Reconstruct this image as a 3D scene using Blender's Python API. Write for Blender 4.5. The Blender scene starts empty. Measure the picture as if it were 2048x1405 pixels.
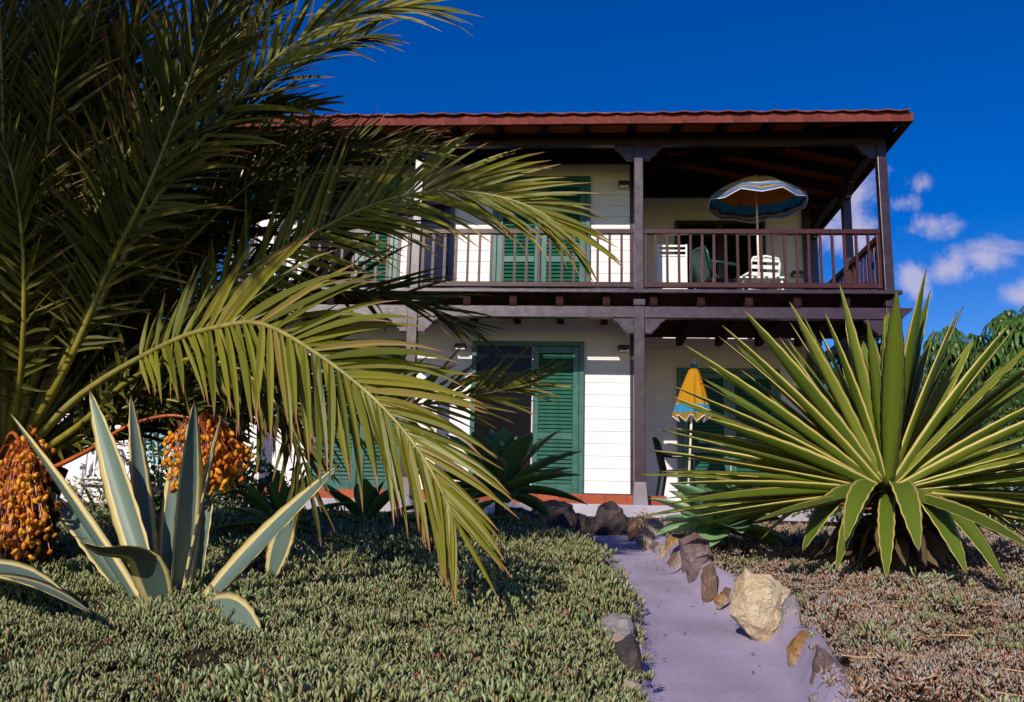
import bpy, bmesh, math, random
import numpy as np
from mathutils import Vector, Matrix, Quaternion, noise as mnoise
R_ = math.radians
C = bpy.context.scene.collection
scene = bpy.context.scene
random.seed(7); rng = np.random.default_rng(7)

# ------------------------------------------------------------------ camera
YAW, PITCH, ROLL, FPX = 0.0735, 0.19647, 0.02468, 1775.5      # solved from the posts, beams and rails
cy, sy, cp, sp = math.cos(YAW), math.sin(YAW), math.cos(PITCH), math.sin(PITCH)
FWD = Vector((-sy*cp, cy*cp, sp)); RGT = Vector((cy, sy, 0)); UP = RGT.cross(FWD)
RG = RGT*math.cos(ROLL) + UP*math.sin(ROLL); UPV = -RGT*math.sin(ROLL) + UP*math.cos(ROLL)
cam_d = bpy.data.cameras.new('camera'); cam = bpy.data.objects.new('camera', cam_d); C.objects.link(cam)
cam_d.sensor_width = 36; cam_d.lens = 36*FPX/2048; cam_d.clip_start = 0.05; cam_d.clip_end = 3000
M = Matrix((RG, UPV, -FWD)).transposed().to_4x4(); cam.matrix_world = M
scene.camera = cam

def ray(px, py):
    return (FWD + RG*((px-1024)/FPX) - UPV*((py-702.5)/FPX))
def P(px, py, d):
    r = ray(px, py); return r*(d/r.y)

# ------------------------------------------------------------------ sun, sky, exposure
SUN_EL, SUN_AZ = R_(29), R_(18)          # azimuth: left of the facade's normal
SUN_STR, SKY_STR, EXPO = 5.0, 0.06, 0.0
sl = bpy.data.lights.new('sun', 'SUN'); sl.energy = SUN_STR; sl.angle = R_(0.5); sl.color = (1, 0.91, 0.81)
so = bpy.data.objects.new('sun', sl); C.objects.link(so); so.location = (-8, -20, 14)
travel = Vector((math.sin(SUN_AZ)*math.cos(SUN_EL), math.cos(SUN_AZ)*math.cos(SUN_EL), -math.sin(SUN_EL)))
so.rotation_mode = 'QUATERNION'; so.rotation_quaternion = travel.to_track_quat('-Z', 'Y')
W = bpy.data.worlds.new('World'); scene.world = W; W.use_nodes = True
wn, wl = W.node_tree.nodes, W.node_tree.links
bg = wn['Background']; bg.inputs[1].default_value = SKY_STR
sky = wn.new('ShaderNodeTexSky'); sky.sky_type = 'NISHITA'; sky.sun_disc = False
sky.sun_elevation = SUN_EL; sky.sun_rotation = R_(180) + SUN_AZ
sky.altitude = 600; sky.air_density = 1.0; sky.dust_density = 0.3; sky.ozone_density = 2.0
tint = wn.new('ShaderNodeHueSaturation'); tint.inputs['Saturation'].default_value = 1.55   # saturated slide-film blue
tint.inputs['Hue'].default_value = .5245; tint.inputs['Value'].default_value = 1.93
wl.new(sky.outputs[0], tint.inputs['Color'])
tc = wn.new('ShaderNodeTexCoord'); nrm = wn.new('ShaderNodeVectorMath'); nrm.operation = 'NORMALIZE'
wl.new(tc.outputs['Generated'], nrm.inputs[0])
def wmath(op, a, b=None, c=None):
    n = wn.new('ShaderNodeMath'); n.operation = op
    for i, v in enumerate((a, b, c)):
        if v is None: continue
        if isinstance(v, (int, float)): n.inputs[i].default_value = v
        else: wl.new(v, n.inputs[i])
    return n.outputs[0]
cmask = None
for px, py, rx, strength in [(1690, 390, 120, .85), (1640, 450, 130, .85), (1700, 470, 110, .8), (1845, 370, 75, .72), (1815, 405, 70, .75), (1850, 450, 80, .82), (1835, 560, 80, .7),
                             (1970, 520, 85, .85), (1900, 540, 90, .9), (2050, 590, 80, .9), (2180, 560, 160, .9), (2400, 480, 160, .8),
                             (1480, 560, 150, .6), (-350, 520, 220, .8), (-700, 600, 260, .8)]:
    dv = ray(px, py).normalized()
    sub = wn.new('ShaderNodeVectorMath'); sub.operation = 'SUBTRACT'; sub.inputs[1].default_value = dv
    wl.new(nrm.outputs[0], sub.inputs[0])
    sc_ = wn.new('ShaderNodeVectorMath'); sc_.operation = 'MULTIPLY'; sc_.inputs[1].default_value = (1, 1, 1.5)
    wl.new(sub.outputs[0], sc_.inputs[0])
    ln = wn.new('ShaderNodeVectorMath'); ln.operation = 'LENGTH'; wl.new(sc_.outputs[0], ln.inputs[0])
    m = wmath('SUBTRACT', 1.0, wmath('DIVIDE', ln.outputs['Value'], rx/FPX))
    m = wmath('MULTIPLY', wmath('MAXIMUM', m, 0.0), strength)
    cmask = m if cmask is None else wmath('MAXIMUM', cmask, m)
cn = wn.new('ShaderNodeTexNoise'); cn.inputs['Scale'].default_value = 13; cn.inputs['Detail'].default_value = 9; cn.inputs['Roughness'].default_value = .62
cn.inputs['Distortion'].default_value = .5
wl.new(nrm.outputs[0], cn.inputs['Vector'])
dens = wmath('ADD', wmath('MULTIPLY', cmask, 1.25), wmath('MULTIPLY', wmath('SUBTRACT', cn.outputs[0], .5), 2.2))
dens = wmath('SUBTRACT', dens, .36)
mr = wn.new('ShaderNodeMapRange'); mr.interpolation_type = 'SMOOTHSTEP'
mr.inputs[1].default_value = 0.0; mr.inputs[2].default_value = .62; mr.inputs[4].default_value = .82
wl.new(dens, mr.inputs[0])
gate = wmath('MULTIPLY', mr.outputs[0], wmath('MINIMUM', wmath('MULTIPLY', cmask, 6.0), 1.0))
cm = wn.new('ShaderNodeMix'); cm.data_type = 'RGBA'
wl.new(gate, cm.inputs[0]); wl.new(tint.outputs[0], cm.inputs[6])
cm.inputs[7].default_value = (9.0, 8.5, 11.6, 1)
wl.new(cm.outputs[2], bg.inputs[0])
scene.view_settings.view_transform = 'Standard'; scene.view_settings.look = 'None'
scene.view_settings.exposure = EXPO; scene.view_settings.gamma = 1; scene.view_settings.use_curve_mapping = False
try:
    scene.cycles.max_bounces = 8; scene.cycles.transparent_max_bounces = 4
except Exception: pass

# ------------------------------------------------------------------ materials
def nmat(name, base, rough=.6, spec=.5):
    m = bpy.data.materials.new(name); m.use_nodes = True
    b = m.node_tree.nodes['Principled BSDF']
    b.inputs['Base Color'].default_value = (*base, 1); b.inputs['Roughness'].default_value = rough
    b.inputs['Specular IOR Level'].default_value = spec
    return m, m.node_tree.nodes, m.node_tree.links, b
def noise_tex(n, l, scale, detail=5, stretch=None, coord='Object', rough=.55):
    t = n.new('ShaderNodeTexCoord'); x = n.new('ShaderNodeTexNoise')
    x.inputs['Scale'].default_value = scale; x.inputs['Detail'].default_value = detail; x.inputs['Roughness'].default_value = rough
    if stretch:
        mp = n.new('ShaderNodeMapping'); mp.inputs['Scale'].default_value = stretch
        l.new(t.outputs[coord], mp.inputs[0]); l.new(mp.outputs[0], x.inputs['Vector'])
    else: l.new(t.outputs[coord], x.inputs['Vector'])
    return x
def ramp(n, l, src, stops):
    r = n.new('ShaderNodeValToRGB'); e = r.color_ramp.elements
    while len(e) > 1: e.remove(e[0])
    e[0].position = stops[0][0]; e[0].color = (*stops[0][1], 1)
    for p, c in stops[1:]:
        k = e.new(p); k.color = (*c, 1)
    l.new(src, r.inputs[0]); return r
def mixc(n, l, fac, a, b, mode='MIX'):
    m = n.new('ShaderNodeMix'); m.data_type = 'RGBA'; m.blend_type = mode
    for s, v in ((0, fac), (6, a), (7, b)):
        if isinstance(v, (int, float)): m.inputs[s].default_value = v
        elif isinstance(v, tuple): m.inputs[s].default_value = (*v, 1)
        else: l.new(v, m.inputs[s])
    return m.outputs[2]
def bump(n, l, b, src, strength=.3, dist=.01):
    k = n.new('ShaderNodeBump'); k.inputs['Strength'].default_value = strength; k.inputs['Distance'].default_value = dist
    l.new(src, k.inputs['Height']); l.new(k.outputs[0], b.inputs['Normal'])

def wood(name, c1, c2, rough=.42, stretch=(1.2, 22, 22), spec=.5):
    m, n, l, b = nmat(name, c1, rough, spec)
    x = noise_tex(n, l, 3.2, 6, stretch)
    oi = n.new('ShaderNodeObjectInfo')
    r = ramp(n, l, x.outputs[0], [(.3, c2), (.62, c1)])
    hv = n.new('ShaderNodeHueSaturation'); l.new(r.outputs[0], hv.inputs['Color'])
    v = n.new('ShaderNodeMapRange'); v.inputs[3].default_value = .75; v.inputs[4].default_value = 1.25
    l.new(oi.outputs['Random'], v.inputs[0]); l.new(v.outputs[0], hv.inputs['Value'])
    l.new(hv.outputs[0], b.inputs['Base Color'])
    rr = n.new('ShaderNodeMapRange'); rr.inputs[3].default_value = rough-.12; rr.inputs[4].default_value = rough+.15
    x2 = noise_tex(n, l, 9, 4); l.new(x2.outputs[0], rr.inputs[0]); l.new(rr.outputs[0], b.inputs['Roughness'])
    bump(n, l, b, x.outputs[0], .14, .006)
    return m
M_woodH = wood('dark_stained_wood', (.038, .013, .020), (.020, .007, .011), .30, spec=.75)
M_woodV = wood('dark_stained_wood_upright', (.038, .013, .020), (.020, .007, .011), .30, (22, 22, 1.2), .75)
M_rail = wood('red_brown_rail_wood', (.060, .013, .013), (.03, .007, .007), .36, spec=.35)
M_ceil = wood('orange_ceiling_boards', (.36, .085, .022), (.24, .05, .013), .9, (1, 14, 14), .05)
M_woodM = wood('matt_dark_joist_wood', (.030, .012, .013), (.016, .006, .007), .85, spec=.12)

def white_paint():
    m, n, l, b = nmat('white_painted_boards', (.8, .75, .74), .55)
    x = noise_tex(n, l, 5, 6, (.6, 6, 6)); y = noise_tex(n, l, 30, 3)
    c = ramp(n, l, x.outputs[0], [(.25, (.70, .65, .64)), (.6, (.82, .77, .76))])
    oi = n.new('ShaderNodeObjectInfo')
    c2 = mixc(n, l, oi.outputs['Random'], c.outputs[0], (.76, .71, .70))
    l.new(c2, b.inputs['Base Color']); bump(n, l, b, y.outputs[0], .12, .003)
    return m
M_white = white_paint()
def paint(name, c, rough=.4, var=.25, scale=8):
    m, n, l, b = nmat(name, c, rough)
    x = noise_tex(n, l, scale, 6)
    lo = tuple(v*(1-var) for v in c); hi = tuple(min(1, v*(1+var)) for v in c)
    r = ramp(n, l, x.outputs[0], [(.3, lo), (.7, hi)]); l.new(r.outputs[0], b.inputs['Base Color'])
    return m
M_green = paint('green_shutter_paint', (.005, .080, .048), .36)
M_greenf = paint('green_frame_sheen', (.03, .115, .09), .30)  # same green as the slats, lightened to paint in a sheen
M_glass = nmat('dark_window_glass', (.008, .007, .008), .12, .15)[0]
M_blueglass = nmat('dark_blue_glass', (.012, .014, .035), .12, .3)[0]
M_plwhite = paint('white_plastic', (.78, .77, .74), .35, .06)
M_plgreen = paint('dark_green_plastic', (.012, .05, .04), .3)
M_plblack = paint('black_plastic', (.015, .015, .016), .35)
M_lamp = paint('dark_bronze_lamp', (.02, .018, .016), .4)
M_metal = paint('pale_pole_paint', (.75, .68, .55), .35, .1)
def terracotta(name, c, dark, scale=9):
    m, n, l, b = nmat(name, c, .8, .15)
    x = noise_tex(n, l, scale, 6); oi = n.new('ShaderNodeObjectInfo')
    r = ramp(n, l, x.outputs[0], [(.3, dark), (.68, c)])
    hv = n.new('ShaderNodeHueSaturation'); l.new(r.outputs[0], hv.inputs['Color'])
    v = n.new('ShaderNodeMapRange'); v.inputs[3].default_value = .8; v.inputs[4].default_value = 1.2
    l.new(oi.outputs['Random'], v.inputs[0]); l.new(v.outputs[0], hv.inputs['Value'])
    l.new(hv.outputs[0], b.inputs['Base Color']); bump(n, l, b, x.outputs[0], .2, .004)
    return m
M_tile = terracotta('terracotta_floor_tile', (.40, .10, .045), (.25, .06, .03))
M_roof = terracotta('red_roof_tile', (.17, .047, .037), (.10, .028, .022))
M_fascia = terracotta('brick_red_fascia', (.175, .040, .032), (.11, .024, .02), 14)
def concrete(name, c, d, rough=.8):
    m, n, l, b = nmat(name, c, rough)
    x = noise_tex(n, l, 2.2, 8, rough=.65); y = noise_tex(n, l, 60, 4); z = noise_tex(n, l, 7, 5, (1, .25, 1))
    r = ramp(n, l, x.outputs[0], [(.28, d), (.68, c)])
    c2 = mixc(n, l, .22, r.outputs[0], ramp(n, l, y.outputs[0], [(.3, tuple(v*.6 for v in c)), (.7, tuple(min(1, v*1.35) for v in c))]).outputs[0])
    c3 = mixc(n, l, .15, c2, ramp(n, l, z.outputs[0], [(.35, tuple(v*.5 for v in c)), (.65, tuple(min(1, v*1.4) for v in c))]).outputs[0])
    l.new(c3, b.inputs['Base Color'])
    ad = n.new('ShaderNodeMath'); ad.operation = 'ADD'; l.new(x.outputs[0], ad.inputs[0]); l.new(y.outputs[0], ad.inputs[1])
    v = n.new('ShaderNodeTexVoronoi'); v.inputs['Scale'].default_value = 90; tcx = n.new('ShaderNodeTexCoord'); l.new(tcx.outputs['Object'], v.inputs['Vector'])
    vr = ramp(n, l, v.outputs['Distance'], [(.0, (.45, .43, .42)), (.22, (1, 1, 1))])          # grit
    w = noise_tex(n, l, 1.1, 4, rough=.5); wr = ramp(n, l, w.outputs[0], [(.36, (.84, .82, .81)), (.56, (1.04, 1.04, 1.04))])   # old damp stains
    c4 = mixc(n, l, .55, c3, mixc(n, l, 1.0, c3, vr.outputs[0], 'MULTIPLY')); c5 = mixc(n, l, 1.0, c4, wr.outputs[0], 'MULTIPLY')
    l.new(c5, b.inputs['Base Color'])
    bump(n, l, b, ad.outputs[0], .6, .006)
    return m
M_path = concrete('lilac_grey_concrete', (.355, .30, .415), (.29, .245, .335))
M_curb = concrete('pale_grey_concrete', (.42, .39, .45), (.32, .29, .34))
M_plinth = concrete('grey_plinth_concrete', (.26, .23, .25), (.16, .14, .15))
def rock(name, cols, scale=5):
    m, n, l, b = nmat(name, cols[0], .85, .25)
    x = noise_tex(n, l, scale, 8, rough=.7); y = noise_tex(n, l, 26, 6, rough=.7)
    st = [(.28+.44*i/(len(cols)-1), c) for i, c in enumerate(cols)]
    r = ramp(n, l, x.outputs[0], st)
    c2 = mixc(n, l, .45, r.outputs[0], mixc(n, l, 1.0, r.outputs[0], ramp(n, l, y.outputs[0], [(.3, (.35, .33, .32)), (.7, (1.3, 1.3, 1.3))]).outputs[0], 'MULTIPLY'))
    l.new(c2, b.inputs['Base Color'])
    ad = n.new('ShaderNodeMath'); ad.operation = 'ADD'; l.new(x.outputs[0], ad.inputs[0]); l.new(y.outputs[0], ad.inputs[1])
    bump(n, l, b, ad.outputs[0], 1.0, .035)
    return m
M_rk_cream = rock('cream_rock', [(.55, .34, .17), (.66, .52, .33), (.72, .62, .46)])
M_rk_brown = rock('brown_rock', [(.10, .06, .045), (.19, .12, .08), (.30, .2, .13)])
M_rk_purple = rock('purple_brown_rock', [(.11, .07, .075), (.19, .13, .13), (.33, .26, .27)])
M_rk_ochre = rock('ochre_rock', [(.12, .07, .05), (.36, .19, .06), (.5, .42, .36)])
M_rk_grey = rock('grey_rock', [(.22, .19, .2), (.32, .28, .29), (.42, .38, .4)])
M_rk_pink = rock('pinkish_rock', [(.26, .17, .12), (.42, .31, .25), (.52, .43, .38)])
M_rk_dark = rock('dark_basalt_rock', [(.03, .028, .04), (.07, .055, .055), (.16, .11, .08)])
def soil():
    m, n, l, b = nmat('dark_garden_soil', (.06, .04, .028), .95, .1)
    x = noise_tex(n, l, 14, 8); r = ramp(n, l, x.outputs[0], [(.3, (.014, .010, .007)), (.7, (.06, .040, .026))])
    l.new(r.outputs[0], b.inputs['Base Color']); bump(n, l, b, x.outputs[0], .8, .03); return m
M_soil = soil()

def leafmat(name, stops, transl=.25, rough=.45, tint=(1, 1, 1), coord='island', vary=.35, extra=None):
    """foliage: colour picked at random for every leaf, thin and a little translucent"""
    m, n, l, b = nmat(name, stops[0][1], rough, .25)
    g = n.new('ShaderNodeNewGeometry')
    src = g.outputs['Random Per Island']
    if coord == 'object':
        oi = n.new('ShaderNodeObjectInfo'); src = oi.outputs['Random']
    r = ramp(n, l, src, stops); col = r.outputs[0]
    if extra: col = extra(n, l, col)
    l.new(col, b.inputs['Base Color'])
    if transl > 0:
        t = n.new('ShaderNodeBsdfTranslucent'); l.new(col, t.inputs[0])
        ms = n.new('ShaderNodeMixShader'); ms.inputs[0].default_value = transl
        out = n['Material Output']
        l.new(b.outputs[0], ms.inputs[1]); l.new(t.outputs[0], ms.inputs[2]); l.new(ms.outputs[0], out.inputs[0])
    return m
def uvsep(n, l):
    u = n.new('ShaderNodeUVMap'); s = n.new('ShaderNodeSeparateXYZ'); l.new(u.outputs[0], s.inputs[0]); return s
def palm_extra(n, l, col):
    s = uvsep(n, l)
    r = n.new('ShaderNodeMapRange'); r.inputs[1].default_value = .80; r.inputs[2].default_value = 1.0
    l.new(s.outputs[1], r.inputs[0])
    return mixc(n, l, r.outputs[0], col, (.32, .13, .06))
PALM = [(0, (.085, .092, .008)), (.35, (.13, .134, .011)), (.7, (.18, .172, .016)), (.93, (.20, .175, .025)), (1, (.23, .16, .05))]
M_palm = leafmat('palm_leaflet_shade_dark', [(p, tuple(v*.50 for v in c)) for p, c in PALM], .13, .60, extra=palm_extra)  # same leaf colour darkened, painting in the shade of the crown
M_palml = leafmat('palm_leaflet_sunny', PALM, .16, .45, extra=palm_extra)  # undarkened copy for the frond painted as sunlit
M_palmh = leafmat('palm_leaflet_single', PALM, .16, .45, coord='object', extra=palm_extra)  # bright copy too, sunlit look put into the front leaflets' colour
M_rachis = paint('palm_rachis', (.22, .19, .045), .42, .3, 14)
M_petiole = paint('palm_petiole', (.19, .165, .02), .4, .35, 10)
M_boot = rock('palm_fibre', [(.05, .022, .012), (.12, .05, .02), (.2, .09, .035)], 12)
M_date = leafmat('orange_dates', [(0, (.42, .10, .008)), (.4, (.54, .19, .012)), (.8, (.62, .30, .02)), (1, (.54, .12, .01))], 0, .35, coord='object')
M_datei = leafmat('orange_dates_packed', [(0, (.42, .10, .008)), (.4, (.54, .19, .012)), (.8, (.62, .30, .02)), (1, (.54, .12, .01))], 0, .35)
M_strand = paint('orange_fruit_strand', (.40, .085, .018), .45, .3)
def striped(name, green, margin, edge, w=.16, streak=.5, transl=.1):
    def ex(n, l, col):
        s = uvsep(n, l)
        a = n.new('ShaderNodeMath'); a.operation = 'SUBTRACT'; l.new(s.outputs[0], a.inputs[0]); a.inputs[1].default_value = .5
        ab = n.new('ShaderNodeMath'); ab.operation = 'ABSOLUTE'; l.new(a.outputs[0], ab.inputs[0])
        nt = n.new('ShaderNodeTexNoise'); nt.inputs['Scale'].default_value = 5; nt.inputs['Detail'].default_value = 4
        mp = n.new('ShaderNodeMapping'); mp.inputs['Scale'].default_value = (9, .9, 1)
        u = n.new('ShaderNodeUVMap'); l.new(u.outputs[0], mp.inputs[0]); l.new(mp.outputs[0], nt.inputs['Vector'])
        jm = n.new('ShaderNodeMath'); jm.operation = 'MULTIPLY_ADD'; jm.inputs[1].default_value = .06; l.new(nt.outputs[0], jm.inputs[0]); l.new(ab.outputs[0], jm.inputs[2])
        r = n.new('ShaderNodeMapRange'); r.inputs[1].default_value = .53-w-.012; r.inputs[2].default_value = .53-w+.012; l.new(jm.outputs[0], r.inputs[0])
        st = ramp(n, l, nt.outputs[0], [(.35, (.75, .75, .75)), (.65, (1.2, 1.2, 1.15))])
        g2 = mixc(n, l, streak, col, mixc(n, l, 1.0, col, st.outputs[0], 'MULTIPLY'))
        c = mixc(n, l, r.outputs[0], g2, margin)
        e = n.new('ShaderNodeMapRange'); e.inputs[1].default_value = .478; e.inputs[2].default_value = .49; l.new(ab.outputs[0], e.inputs[0])
        c = mixc(n, l, e.outputs[0], c, edge)
        tp = n.new('ShaderNodeMapRange'); tp.inputs[1].default_value = .95; tp.inputs[2].default_value = 1.0; l.new(s.outputs[1], tp.inputs[0])
        return mixc(n, l, tp.outputs[0], c, (.12, .05, .02))
    return leafmat(name, green, transl, .42, coord='object', extra=ex)
M_agaveR = striped('striped_agave_leaf', [(0, (.066, .100, .010)), (.5, (.105, .145, .014)), (1, (.165, .19, .024))], (.50, .42, .12), (.18, .08, .02), .085)
M_agaveL = striped('blue_grey_agave_leaf', [(0, (.075, .115, .10)), (.5, (.105, .155, .13)), (1, (.14, .195, .15))], (.56, .46, .19), (.25, .13, .05), .17)
M_wither_shade = leafmat('withered_and_shade_leaf', [(0, (.05, .032, .018)), (.6, (.085, .055, .03)), (1, (.14, .10, .05))], 0, .7, coord='object')  # dry litter colour, also on the dark leaves standing in for shade
M_agaveS = leafmat('smooth_agave_leaf', [(0, (.075, .17, .055)), (.5, (.11, .215, .07)), (1, (.15, .26, .08))], .12, .38, coord='object')
M_agaveB = leafmat('blue_green_smooth_leaf', [(0, (.12, .24, .12)), (.5, (.17, .31, .15)), (1, (.22, .37, .16))], .1, .36, coord='object')
def patches(lo, hi, amount, scale=2.2):
    def ex(n, l, col):
        x = noise_tex(n, l, scale, 5); r = ramp(n, l, x.outputs[0], [(.40, (0, 0, 0)), (.62, (1, 1, 1))])
        g = n.new('ShaderNodeNewGeometry'); p2 = mixc(n, l, g.outputs['Random Per Island'], lo, hi)
        f = n.new('ShaderNodeMath'); f.operation = 'MULTIPLY'; f.inputs[1].default_value = amount; l.new(r.outputs[0], f.inputs[0])
        return mixc(n, l, f.outputs[0], col, p2)
    return ex
M_iceL = leafmat('ice_plant_leaf', [(0, (.105, .14, .045)), (.25, (.19, .24, .095)), (.5, (.30, .345, .155)), (.72, (.39, .42, .225)), (.82, (.28, .28, .09)), (.90, (.34, .22, .12)), (.95, (.26, .10, .06)), (1, (.44, .43, .24))], .12, .5, extra=patches((.26, .17, .08), (.27, .30, .11), .25))
M_iceR = leafmat('dry_ice_plant_leaf', [(0, (.20, .07, .035)), (.18, (.34, .14, .065)), (.36, (.46, .24, .12)), (.52, (.46, .31, .26)), (.68, (.48, .38, .36)), (.82, (.38, .36, .29)), (1, (.26, .30, .19))], .12, .6, extra=patches((.27, .30, .20), (.36, .30, .26), .5, 1.8))
M_flower = leafmat('magenta_flower', [(0, (.5, .02, .08)), (1, (.6, .03, .2))], .2, .5)
M_tree = leafmat('umbrella_tree_leaf', [(0, (.035, .085, .016)), (.5, (.06, .13, .022)), (1, (.10, .18, .035))], .2, .34)
M_shrub = leafmat('shrub_leaf', [(0, (.03, .065, .014)), (.5, (.05, .10, .02)), (1, (.09, .14, .03))], .2, .45)
M_bark = rock('grey_brown_bark', [(.06, .045, .032), (.12, .09, .065), (.2, .16, .12)], 8)
M_red = paint('red_cloth', (.45, .035, .015), .8)

# ------------------------------------------------------------------ mesh building
class MB:
    def __init__(s): s.v = []; s.f = []; s.uv = []
    def add(s, vs, fs, uvs=None):
        o = len(s.v); s.v += [tuple(v) for v in vs]; s.f += [tuple(i+o for i in f) for f in fs]
        s.uv += list(uvs) if uvs is not None else [(0, 0)]*len(vs)
        return s
    def box(s, x0, x1, y0, y1, z0, z1):
        v = [(x, y, z) for z in (z0, z1) for y in (y0, y1) for x in (x0, x1)]
        return s.add(v, [(0, 2, 3, 1), (4, 5, 7, 6), (0, 1, 5, 4), (2, 6, 7, 3), (0, 4, 6, 2), (1, 3, 7, 5)])
    def prism(s, pts, axis, a, b):
        n = len(pts)
        def mk(p, q):
            return (q, p[0], p[1]) if axis == 0 else (p[0], q, p[1]) if axis == 1 else (p[0], p[1], q)
        v = [mk(p, a) for p in pts] + [mk(p, b) for p in pts]
        f = [tuple(range(n)), tuple(range(2*n-1, n-1, -1))] + [(i, i+n, (i+1) % n+n, (i+1) % n) for i in range(n)]
        return s.add(v, f)
    def tube(s, pts, rad, k=6, cap=True):
        pts = [Vector(p) for p in pts]; n = len(pts)
        rad = rad if isinstance(rad, (list, tuple)) else [rad]*n
        vs, uv = [], []
        prev = None
        for i, p in enumerate(pts):
            t = (pts[min(i+1, n-1)]-pts[max(i-1, 0)]).normalized()
            if prev is None:
                a = t.orthogonal().normalized()
            else:
                a = (prev - t*prev.dot(t)); a = a.normalized() if a.length > 1e-6 else t.orthogonal().normalized()
            prev = a; b = t.cross(a)
            for j in range(k):
                q = 2*math.pi*j/k; vs.append(p+(a*math.cos(q)+b*math.sin(q))*rad[i]); uv.append((j/k, i/max(1, n-1)))
        fs = [(i*k+j, i*k+(j+1) % k, (i+1)*k+(j+1) % k, (i+1)*k+j) for i in range(n-1) for j in range(k)]
        if cap: fs += [tuple(range(k-1, -1, -1)), tuple(range((n-1)*k, n*k))]
        return s.add(vs, fs, uv)
    def lathe(s, prof, center=(0, 0, 0), k=16, wob=None):
        vs, uv = [], []
        for i, (r, z) in enumerate(prof):
            for j in range(k):
                q = 2*math.pi*j/k; rr = r*(wob(j, i) if wob else 1)
                vs.append((center[0]+rr*math.cos(q), center[1]+rr*math.sin(q), center[2]+z)); uv.append((j/k, i/(len(prof)-1)))
        fs = [(i*k+j, i*k+(j+1) % k, (i+1)*k+(j+1) % k, (i+1)*k+j) for i in range(len(prof)-1) for j in range(k)]
        return s.add(vs, fs, uv)
ORG = {}
def mk_mesh(name, mb, mat, org=Vector((0, 0, 0)), smooth=False):
    me = bpy.data.meshes.new(name)
    me.from_pydata([(v[0]-org[0], v[1]-org[1], v[2]-org[2]) for v in mb.v], [], mb.f)
    me.materials.append(mat)
    if any(u != (0, 0) for u in mb.uv):
        ul = me.uv_layers.new(name='UVMap'); idx = np.empty(len(me.loops), dtype=np.int32); me.loops.foreach_get('vertex_index', idx)
        ul.data.foreach_set('uv', np.array(mb.uv, dtype=np.float32)[idx].ravel())
    if smooth: me.polygons.foreach_set('use_smooth', [True]*len(me.polygons))
    me.update(); return me
def link(name, me, parent, loc=None, kind=None, label=None, scale=None, rot=None):
    o = bpy.data.objects.new(name, me); C.objects.link(o)
    org = ORG.get(parent, Vector((0, 0, 0)))
    if parent: o.parent = parent
    if loc is not None: o.location = Vector(loc)-org
    if scale: o.scale = scale
    if rot: o.rotation_euler = rot
    ORG[o] = org if loc is None else Vector(loc)
    if kind: o['kind'] = kind
    if label: o['label'] = label
    return o
def part(name, mb, mat, parent, smooth=False, kind=None, label=None, bevel=0):
    o = link(name, mk_mesh(name, mb, mat, ORG.get(parent, Vector((0, 0, 0))), smooth), parent, kind=kind, label=label)
    if bevel:
        md = o.modifiers.new('bevel', 'BEVEL'); md.width = bevel; md.segments = 2; md.limit_method = 'ANGLE'
    return o
def thing(name, label, cat, loc, group=None):
    o = bpy.data.objects.new(name, None); C.objects.link(o); o.location = loc; o.empty_display_size = .2
    o['label'] = label; o['category'] = cat
    if group: o['group'] = group
    ORG[o] = Vector(loc); return o
def solo(name, mb, mat, label, cat, loc, group=None, smooth=False):
    o = bpy.data.objects.new(name, mk_mesh(name, mb, mat, Vector(loc), smooth)); C.objects.link(o); o.location = loc
    o['label'] = label; o['category'] = cat
    if group: o['group'] = group
    ORG[o] = Vector(loc); return o
def struct(name, mb, mat, smooth=False):
    o = part(name, mb, mat, None, smooth); o['kind'] = 'structure'; return o

# ------------------------------------------------------------------ ground and path
GP = [(-12, -1.7), (0, -.86), (3, -.575), (4.2, -.455), (5.7, -.325), (7.2, -.215), (8.6, -.13), (10.6, -.045), (11.25, .03), (11.62, .17), (12, .2), (60, .2), (400, -3)]
def gz(y):
    for (a, za), (b, zb) in zip(GP, GP[1:]):
        if y <= b: return za+(zb-za)*(y-a)/(b-a)
    return GP[-1][1]
def hit(px, py, off=0.0):
    """where the sight line through a point of the photograph meets the sloping ground"""
    r = ray(px, py); r = r/r.y; lo, hi = 1.2, 11.6
    for i in range(50):
        m = (lo+hi)/2
        if r.z*m > gz(m)+off: lo = m
        else: hi = m
    return r*lo
PR = [hit(*p) for p in [(1588, 1405), (1582, 1352), (1556, 1312), (1524, 1270), (1440, 1222), (1370, 1166), (1302, 1113), (1240, 1080)]]
PL = [hit(*p) for p in [(1294, 1404), (1287, 1322), (1281, 1253), (1252, 1185), (1222, 1127), (1175, 1092)]]
def interp(tab, y):
    tab = sorted((p.y, p.x) for p in tab)
    if y <= tab[0][0]:
        (a, xa), (b, xb) = tab[0], tab[2]; return xa+(xb-xa)*max(-.8, y-a)/(b-a)
    for (a, xa), (b, xb) in zip(tab, tab[1:]):
        if y <= b: return xa+(xb-xa)*(y-a)/(b-a)
    return tab[-1][1]
def smooth_i(tab, y): return sum(interp(tab, y+k*.15) for k in (-2, -1, 0, 1, 2))/5
YEND = 10.7
def pr(y): return smooth_i(PR, min(y, 8.5)) if y < 8.5 else smooth_i(PR, 8.5)-.02*(y-8.5)
def pl(y): return smooth_i(PL, min(y, 7.6)) - (0 if y < 7.6 else (y-7.6)*.22)
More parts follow.
